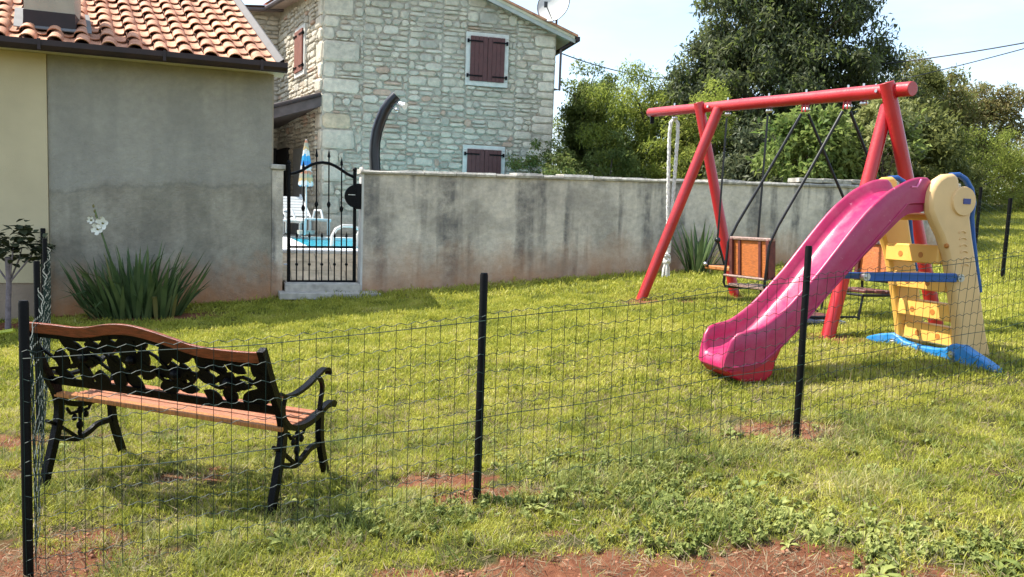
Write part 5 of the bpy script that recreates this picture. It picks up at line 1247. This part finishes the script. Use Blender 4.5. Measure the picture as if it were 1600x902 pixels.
# ------------------------------------------------------------------ trees and shrubs behind the walls
def gp3(x, y): return Vector((x, y, gz(x, y)))
random.seed(9)
tree('walnut_tree', 'tall dark broad tree rising behind the swing beam', gp3(8.3, 23.0), 9, (7.4, 23, 6.2), (3.3, 2.4, 4.2), 620, 150, .5, .15, 'leaf_dark', .22, .38, .7, limbs=50, shell=.25, mat2='leaf_mid', lobes=[(7.3, 23, 4.9, 3.0, 2.2, 2.3), (6.3, 23, 7.4, 1.35, 1.3, 1.9), (8.5, 23, 7.9, 1.35, 1.4, 2.2), (10.1, 23, 5.9, .65, .7, 1.0), (4.6, 23, 5.3, .75, .8, .8), (9.5, 23, 4.2, 1.1, 1, 1.3), (5.4, 23, 6.5, .6, .5, 1.2), (7.4, 23, 7.2, 1.2, 1, 1.5), (9.4, 23, 6.8, .65, .6, .9)])
tree('slender_tree', 'slender airy tree close to the right corner of the stone house', gp3(1.9, 24.5), 5, (2.0, 24.5, 4.0), (.8, .8, 2.3), 100, 150, .34, .11, 'leaf_mid', .07, .45, .2, limbs=16, shell=.1)
tree('feathery_tree', 'yellow-green feathery tree beyond the coping left of the rope', gp3(3.9, 23.5), 5, (3.85, 23.5, 3.7), (1.7, 1.3, 2.15), 210, 220, .42, .12, 'leaf_lime', .1, .28, .6, limbs=18, shell=.2, mat2='leaf_mid')
tree('feathery_tree', 'pale green feathery tree with ragged top behind the yellow-green one', gp3(3.4, 27), 6, (2.7, 27, 4.7), (1.5, 1.3, 1.6), 110, 170, .42, .12, 'leaf_mid', .1, .3, .4, limbs=16, shell=.1, mat2='leaf_lime')
tree('bushy_tree', 'lower lime bushy tree directly behind the hanging rope', gp3(5.1, 22), 4, (5.1, 22, 3.0), (1.35, 1.0, 1.7), 100, 200, .42, .12, 'leaf_lime', .08, .3, .5, limbs=12, shell=.2, mat2='leaf_olive')
tree('olive_bush', 'grey-green bush in front of the stone house corner', gp3(.9, 20.2), 2.4, (.95, 20.2, 2.55), (.95, .7, .95), 75, 150, .26, .09, 'leaf_mid', .06, .35, .3, cat='bush', limbs=8, mat2='leaf_olive')
tree('olive_bush', 'darker bush between the corner bush and the feathery trees', gp3(2.5, 21.5), 2.4, (2.5, 21.5, 2.5), (1.0, .8, 1.4), 70, 150, .3, .09, 'leaf_mid', .06, .4, .3, cat='bush', limbs=8)
tree('bright_sapling', 'bright lime sapling against the dark tree above the left beam end', gp3(5.55, 23), 5, (5.0, 20.6, 4.55), (.42, .4, .85), 26, 130, .28, .09, 'leaf_lime', .05, .25, -.2, limbs=6)
tree('laurel_bush', 'bright laurel bush rising over the wall left of the glider rods', gp3(6.3, 17.0), 3, (6.0, 16.6, 2.95), (1.15, .8, 1.05), 75, 120, .3, .15, 'leaf_laurel', .06, .42, -.1, cat='bush', limbs=10, mat2='leaf_mid')
tree('laurel_bush', 'laurel bush seen between the crossing glider rods', gp3(7.3, 17.6), 3, (7.2, 17.3, 3.0), (1.2, .9, 1.15), 75, 120, .3, .15, 'leaf_laurel', .06, .42, -.1, cat='bush', limbs=10, mat2='leaf_dark')
tree('variegated_bush', 'cream-edged bush left of the red right-hand leg pair', gp3(7.6, 16.4), 3, (7.45, 16.6, 3.25), (.55, .5, 1.1), 34, 90, .22, .13, 'leaf_cream', .05, .4, -.2, cat='bush', limbs=8)
tree('shade_bush', 'dark bush filling the gap under the dark tree behind the wall', gp3(6.2, 19.5), 3, (6.2, 19.6, 2.7), (1.9, 1.0, 1.5), 80, 170, .45, .13, 'leaf_dark', .07, .42, .3, cat='bush', limbs=8)
tree('shade_bush', 'dark bush behind the variegated bush and the red legs', gp3(9.2, 19), 3, (9.2, 19.2, 3.0), (1.6, 1.0, 1.7), 90, 170, .42, .13, 'leaf_olive', .07, .42, .3, cat='bush', limbs=8)
tree('cypress_like_tree', 'upright dark green tree just right of the red beam end', gp3(12.2, 25.5), 5, (12.3, 25.5, 4.7), (.85, .8, 2.1), 75, 170, .36, .12, 'leaf_olive', .1, .4, -.2, limbs=12)
tree('hedgerow_tree', 'olive-brown spreading tree behind the slide ladder', gp3(14.0, 29), 6, (14.2, 29, 5.4), (2.2, 1.6, 2.6), 170, 150, .5, .14, 'leaf_olive', .12, .4, .1, limbs=18, shell=.2, mat2='leaf_brown')
tree('hedgerow_tree', 'reddish-brown tinted tree at the right skyline', gp3(17.2, 30), 6, (17.2, 30, 5.3), (2.1, 1.5, 2.4), 140, 150, .5, .14, 'leaf_brown', .12, .4, .1, limbs=18, shell=.2, mat2='leaf_olive')
tree('hedgerow_bush', 'yellow-green arching bush at the right edge above the grass bank', gp3(14.3, 25.3), 3, (14.6, 25.4, 3.5), (1.9, 1.0, 1.25), 100, 170, .42, .11, 'leaf_lime', .07, .22, .6, cat='bush', limbs=10, mat2='leaf_olive')
tree('hedgerow_bush', 'olive bush low behind the blue handrail', gp3(12.4, 24.5), 3, (12.6, 24.6, 3.3), (1.5, 1.0, 1.35), 80, 170, .42, .12, 'leaf_olive', .07, .3, .4, cat='bush', limbs=10)
tree('hedgerow_bush', 'brownish bush at the extreme right of the bank', gp3(17.2, 26), 3, (17.3, 26, 3.6), (1.7, 1.0, 1.4), 80, 170, .42, .12, 'leaf_brown', .07, .3, .4, cat='bush', limbs=10, mat2='leaf_lime')
tree('hedgerow_bush', 'shaded olive bush behind the right leg pair and slide top', gp3(10.6, 23), 3, (10.6, 23, 3.3), (1.5, 1.0, 1.7), 80, 170, .42, .12, 'leaf_olive', .07, .35, .3, cat='bush', limbs=10)
# far wood closing the view
def wood():
    cl = []
    for i in range(420):
        x_ = RNG.uniform(-10, 45); y_ = 38 + RNG.uniform(-3, 6) - .12 * x_; z = RNG.uniform(.8, 4.6) + .02 * x_
        cl.append((x_, y_, z))
    cl = np.array(cl); d = RNG.normal(size=(len(cl), 110, 3)); d /= np.linalg.norm(d, axis=2, keepdims=True); d *= RNG.uniform(.2, 1, (len(cl), 110, 1)) ** .5
    P = (cl[:, None, :] + d * np.array([1.1, .8, .8])).reshape(-1, 3)
    n = len(P); o = leaves('distant_wood', P, .24, M['leaf_olive'], None, .5, .3, .2, kind='stuff'); return tagit(o, 'distant belt of trees closing the view behind the garden', 'trees')
wood()

# ------------------------------------------------------------------ lawn
hid = bpy.data.collections.new('tuft_sources')
def tuft(name, nb, h0, h1, spread, lean, wd_, mat, curl=.6):
    V = []; Fq = []
    for i in range(nb):
        a = random.uniform(0, 6.283); r = random.random() ** .7 * spread; b = Vector((math.cos(a) * r, math.sin(a) * r, -.01)); L = random.uniform(h0, h1); th = random.uniform(.05, lean); a2 = random.uniform(0, 6.283)
        d = Vector((math.cos(a2), math.sin(a2), 0)); s_ = Vector((-d.y, d.x, 0)); p = b; w_ = wd_ * random.uniform(.7, 1.3); k = len(V); n = 3
        for j in range(n):
            u = j / n; V += [tuple(p - s_ * w_ / 2 * (1 - u * .5)), tuple(p + s_ * w_ / 2 * (1 - u * .5))]; t_ = th + curl * u; p = p + (d * math.sin(t_) + UZ * math.cos(t_)) * (L / n)
        V.append(tuple(p)); Fq += [(k, k + 1, k + 3, k + 2), (k + 2, k + 3, k + 5, k + 4), (k + 4, k + 5, k + 6)]
    me = bpy.data.meshes.new(name); me.from_pydata(V, [], Fq); me.materials.append(mat); o = bpy.data.objects.new(name, me); hid.objects.link(o); return o
def rosette(name, nl, L0, L1, w_, mat, round_=False):
    V = []; Fq = []
    for i in range(nl):
        a = 6.283 * i / nl + random.uniform(-.4, .4); L = random.uniform(L0, L1); d = Vector((math.cos(a), math.sin(a), 0)); s_ = Vector((-d.y, d.x, 0)); k = len(V); h = random.uniform(.01, .035)
        prof = [(0, .1, .0), (.35, .6, 1.), (.7, 1., 1.1), (1., .05, .5)]
        for u, ww, hh in prof: c = d * L * u + UZ * h * hh; V += [tuple(c - s_ * w_ * ww / 2 + UZ * .004), tuple(c), tuple(c + s_ * w_ * ww / 2 + UZ * .004)]
        for j in range(3): Fq += [(k + j * 3, k + j * 3 + 1, k + j * 3 + 4, k + j * 3 + 3), (k + j * 3 + 1, k + j * 3 + 2, k + j * 3 + 5, k + j * 3 + 4)]
    me = bpy.data.meshes.new(name); me.from_pydata(V, [], Fq); me.materials.append(mat); o = bpy.data.objects.new(name, me); hid.objects.link(o); return o
def scatter(name, label, cat, X, Y, smin, smax, srcs, wild=.25):
    n = len(X); Z = gz_np(X, Y) + np.where((np.abs(X) < 12) & (Y < 17) & (Y > 2), lump(X, Y), 0) - .02 * np.clip(bare_np(X, Y), 0, 1)
    me = bpy.data.meshes.new(name); me.vertices.add(n); me.vertices.foreach_set('co', np.stack([X, Y, Z], 1).astype(np.float32).ravel())
    sca = me.attributes.new('sc', 'FLOAT', 'POINT'); sca.data.foreach_set('value', RNG.uniform(smin, smax, n).astype(np.float32) if np.isscalar(smin) else (RNG.uniform(.75, 1.25, n) * smin).astype(np.float32))
    rot = me.attributes.new('rot', 'FLOAT_VECTOR', 'POINT'); rr = np.stack([RNG.normal(0, wild, n), RNG.normal(0, wild, n), RNG.uniform(0, 6.283, n)], 1).astype(np.float32); rot.data.foreach_set('vector', rr.ravel())
    o = bpy.data.objects.new(name, me); C.objects.link(o); tagit(o, label, cat, None, 'stuff')
    col = bpy.data.collections.new(name + '_src')
    for s_ in srcs: col.objects.link(s_)
    g = bpy.data.node_groups.new(name, 'GeometryNodeTree'); g.interface.new_socket('Geometry', in_out='INPUT', socket_type='NodeSocketGeometry'); g.interface.new_socket('Geometry', in_out='OUTPUT', socket_type='NodeSocketGeometry')
    gi = g.nodes.new('NodeGroupInput'); go = g.nodes.new('NodeGroupOutput'); ip = g.nodes.new('GeometryNodeInstanceOnPoints'); ci = g.nodes.new('GeometryNodeCollectionInfo'); ci.inputs[0].default_value = col
    ci.inputs['Separate Children'].default_value = True; ci.inputs['Reset Children'].default_value = True; ip.inputs['Pick Instance'].default_value = True
    a1 = g.nodes.new('GeometryNodeInputNamedAttribute'); a1.data_type = 'FLOAT'; a1.inputs[0].default_value = 'sc'; a2 = g.nodes.new('GeometryNodeInputNamedAttribute'); a2.data_type = 'FLOAT_VECTOR'; a2.inputs[0].default_value = 'rot'
    l = g.links; l.new(gi.outputs[0], ip.inputs['Points']); l.new(ci.outputs[0], ip.inputs['Instance']); l.new(a1.outputs[0], ip.inputs['Scale']); l.new(a2.outputs[0], ip.inputs['Rotation']); l.new(ip.outputs[0], go.inputs[0])
    md = o.modifiers.new('scatter', 'NODES'); md.node_group = g; return o
random.seed(31)
TS = [tuft('tuft_source', 20, .018, .042, .05, 1.05, .0036, M['grass']) for _ in range(5)]
TL = [tuft('tuft_source', 22, .05, .12, .06, .8, .0042, M['tall_grass'], .9) for _ in range(4)]
TF = [tuft('tuft_source', 20, .022, .05, .09, 1.1, .007, M['grass']) for _ in range(4)]
TST = [tuft('tuft_source', 9, .03, .07, .05, 1.5, .003, M['straw'], .3) for _ in range(3)]
WR = [rosette('weed_source', 8, .035, .08, .028, M['weed']) for _ in range(3)] + [rosette('weed_source', 11, .02, .04, .02, M['weed']) for _ in range(2)]
def pts_in(y0, y1, dens, xmin=-.74, xmax=.76):
    A_ = (xmax - xmin) * (y1 ** 2 - y0 ** 2) / 2; n = int(A_ * dens); Y = np.sqrt(RNG.uniform(y0 ** 2, y1 ** 2, n)); X = Y * RNG.uniform(xmin, xmax, n); return X, Y
def hole(X, Y):
    return np.array([1.0 if noise.noise(Vector((x * 4.2, y * 5.5, 2.))) > .14 else (.9 if noise.noise(Vector((x * 11, y * 13, 5.))) > .25 else 0.) for x, y in zip(X, Y)])
def keep(X, Y, k=1.0, inv=False, yard=True):
    b = bare_np(X, Y); nz = .5 + .5 * np.sin(X * 5.1 + 1.7 * np.sin(Y * 4.3)) * np.sin(Y * 6.7 + 1.1 * np.sin(X * 3.9))
    pr = np.clip(1.0 - 1.25 * b * k - .66 * hole(X, Y), .015, 1); 
    if inv: pr = np.clip(b, 0, 1)
    m_ = RNG.random(len(X)) < pr
    inside = (Y < WA + WM * X - .03) | (X > 8.85)
    return m_ & inside
def lawn(name, label, y0, y1, dens, s0, s1, srcs, **kw):
    X, Y = pts_in(y0, y1, dens); m_ = keep(X, Y, **kw); return scatter(name, label, 'grass', X[m_], Y[m_], s0, s1, srcs)
lawn('near_grass', 'short dry-tipped lawn grass around the bench and front fence', 2.7, 6.2, 2500, .6, 1.4, TS)
lawn('lawn_grass', 'mown yellow-green lawn between the fence and the wall', 6.2, 11, 1300, .7, 1.25, TF)
lawn('far_grass', 'rougher grass near the wall and up the bank at the right', 11, 26, 300, 1.1, 2.0, TF)
# taller tussocks along the fence line and foreground
X, Y = pts_in(2.8, 5.4, 420); dl = np.abs((Y - (4.28 + .39 * X))); nzm = np.sin(X * 3.3 + 1) * np.sin(Y * 5.9 + X) ; m_ = keep(X, Y) & ((RNG.random(len(X)) < np.exp(-(dl / .25) ** 2) * .8 + .5 * (nzm > .25) + .05))
scatter('long_grass', 'longer unmown tussocks along the fence line and foreground', 'grass', X[m_], Y[m_], .6, 1.3, TL)
X, Y = pts_in(2.8, 7.5, 330); m_ = keep(X, Y) ; scatter('dry_grass', 'dry straw-coloured grass bits scattered in the lawn', 'grass', X[m_], Y[m_], .6, 1.4, TST, .6)
X, Y = pts_in(2.8, 5.6, 500); m_ = keep(X, Y, inv=True); scatter('dead_grass', 'dead straw lying on the bare red soil patches', 'straw', X[m_], Y[m_], .6, 1.5, TST, 1.0)
X, Y = pts_in(2.8, 5.6, 380); w_ = np.sin(X * 2.1 + .5) * np.sin(Y * 4.1 + X * 1.3); m_ = keep(X, Y) & (RNG.random(len(X)) < np.where(w_ > .2, .16, .06) * np.clip((X + 1.6) / 2.2, .12, 1))
scatter('weeds', 'broad-leaved weeds and clover in the foreground turf', 'weeds', X[m_], Y[m_], .5, 1.05, WR, .4)
WC = [rosette('clover_source', 14, .012, .026, .018, M['weed']) for _ in range(3)]
WD_ = [rosette('dock_source', 7, .07, .13, .035, M['weed']) for _ in range(3)]
mats = [onG(*q) for q in ((1080, 800), (950, 735), (1250, 845), (1040, 760), (1380, 870), (900, 780), (1180, 800), (1500, 860), (700, 800), (560, 830), (1130, 850))]
P_ = np.array([(p.x, p.y) for p in mats]); n_ = 650; k_ = RNG.integers(0, len(P_), n_)
X = P_[k_, 0] + RNG.normal(0, .30, n_); Y = P_[k_, 1] + RNG.normal(0, .10, n_); m_ = (Y > 2.7) & (bare_np(X, Y) < .6)
scatter('clover', 'mats of small clover leaves in the foreground turf', 'clover', X[m_], Y[m_], .7, 1.5, WC, .45)
n_ = 40; k_ = RNG.integers(0, len(P_), n_); X = P_[k_, 0] + RNG.normal(0, .3, n_); Y = P_[k_, 1] + RNG.normal(0, .13, n_); m_ = Y > 2.8
scatter('dock_weeds', 'larger rosettes of pale long-leaved weeds near the bare soil', 'weeds', X[m_], Y[m_], .6, 1.1, WD_, .3)
# stones and clods on the soil
cl = MB(); random.seed(77)
for i in range(260):
    b = random.choice(BARE[:14]); x_ = b[0] + random.gauss(0, b[2] * .6); y_ = b[1] + random.gauss(0, b[3] * .6); r_ = random.uniform(.004, .013)
    cl.ball(Vector((x_, y_, gz(x_, y_) - .012)), r_, 5, 4, None, (random.uniform(.8, 1.4), 1, .7))
o = cl.build('soil_crumbs', simple('red_soil_crumbs', (.33, .15, .085), .95, .3, 30), None, kind='stuff'); tagit(o, 'small red soil crumbs on the bare patches', 'soil')
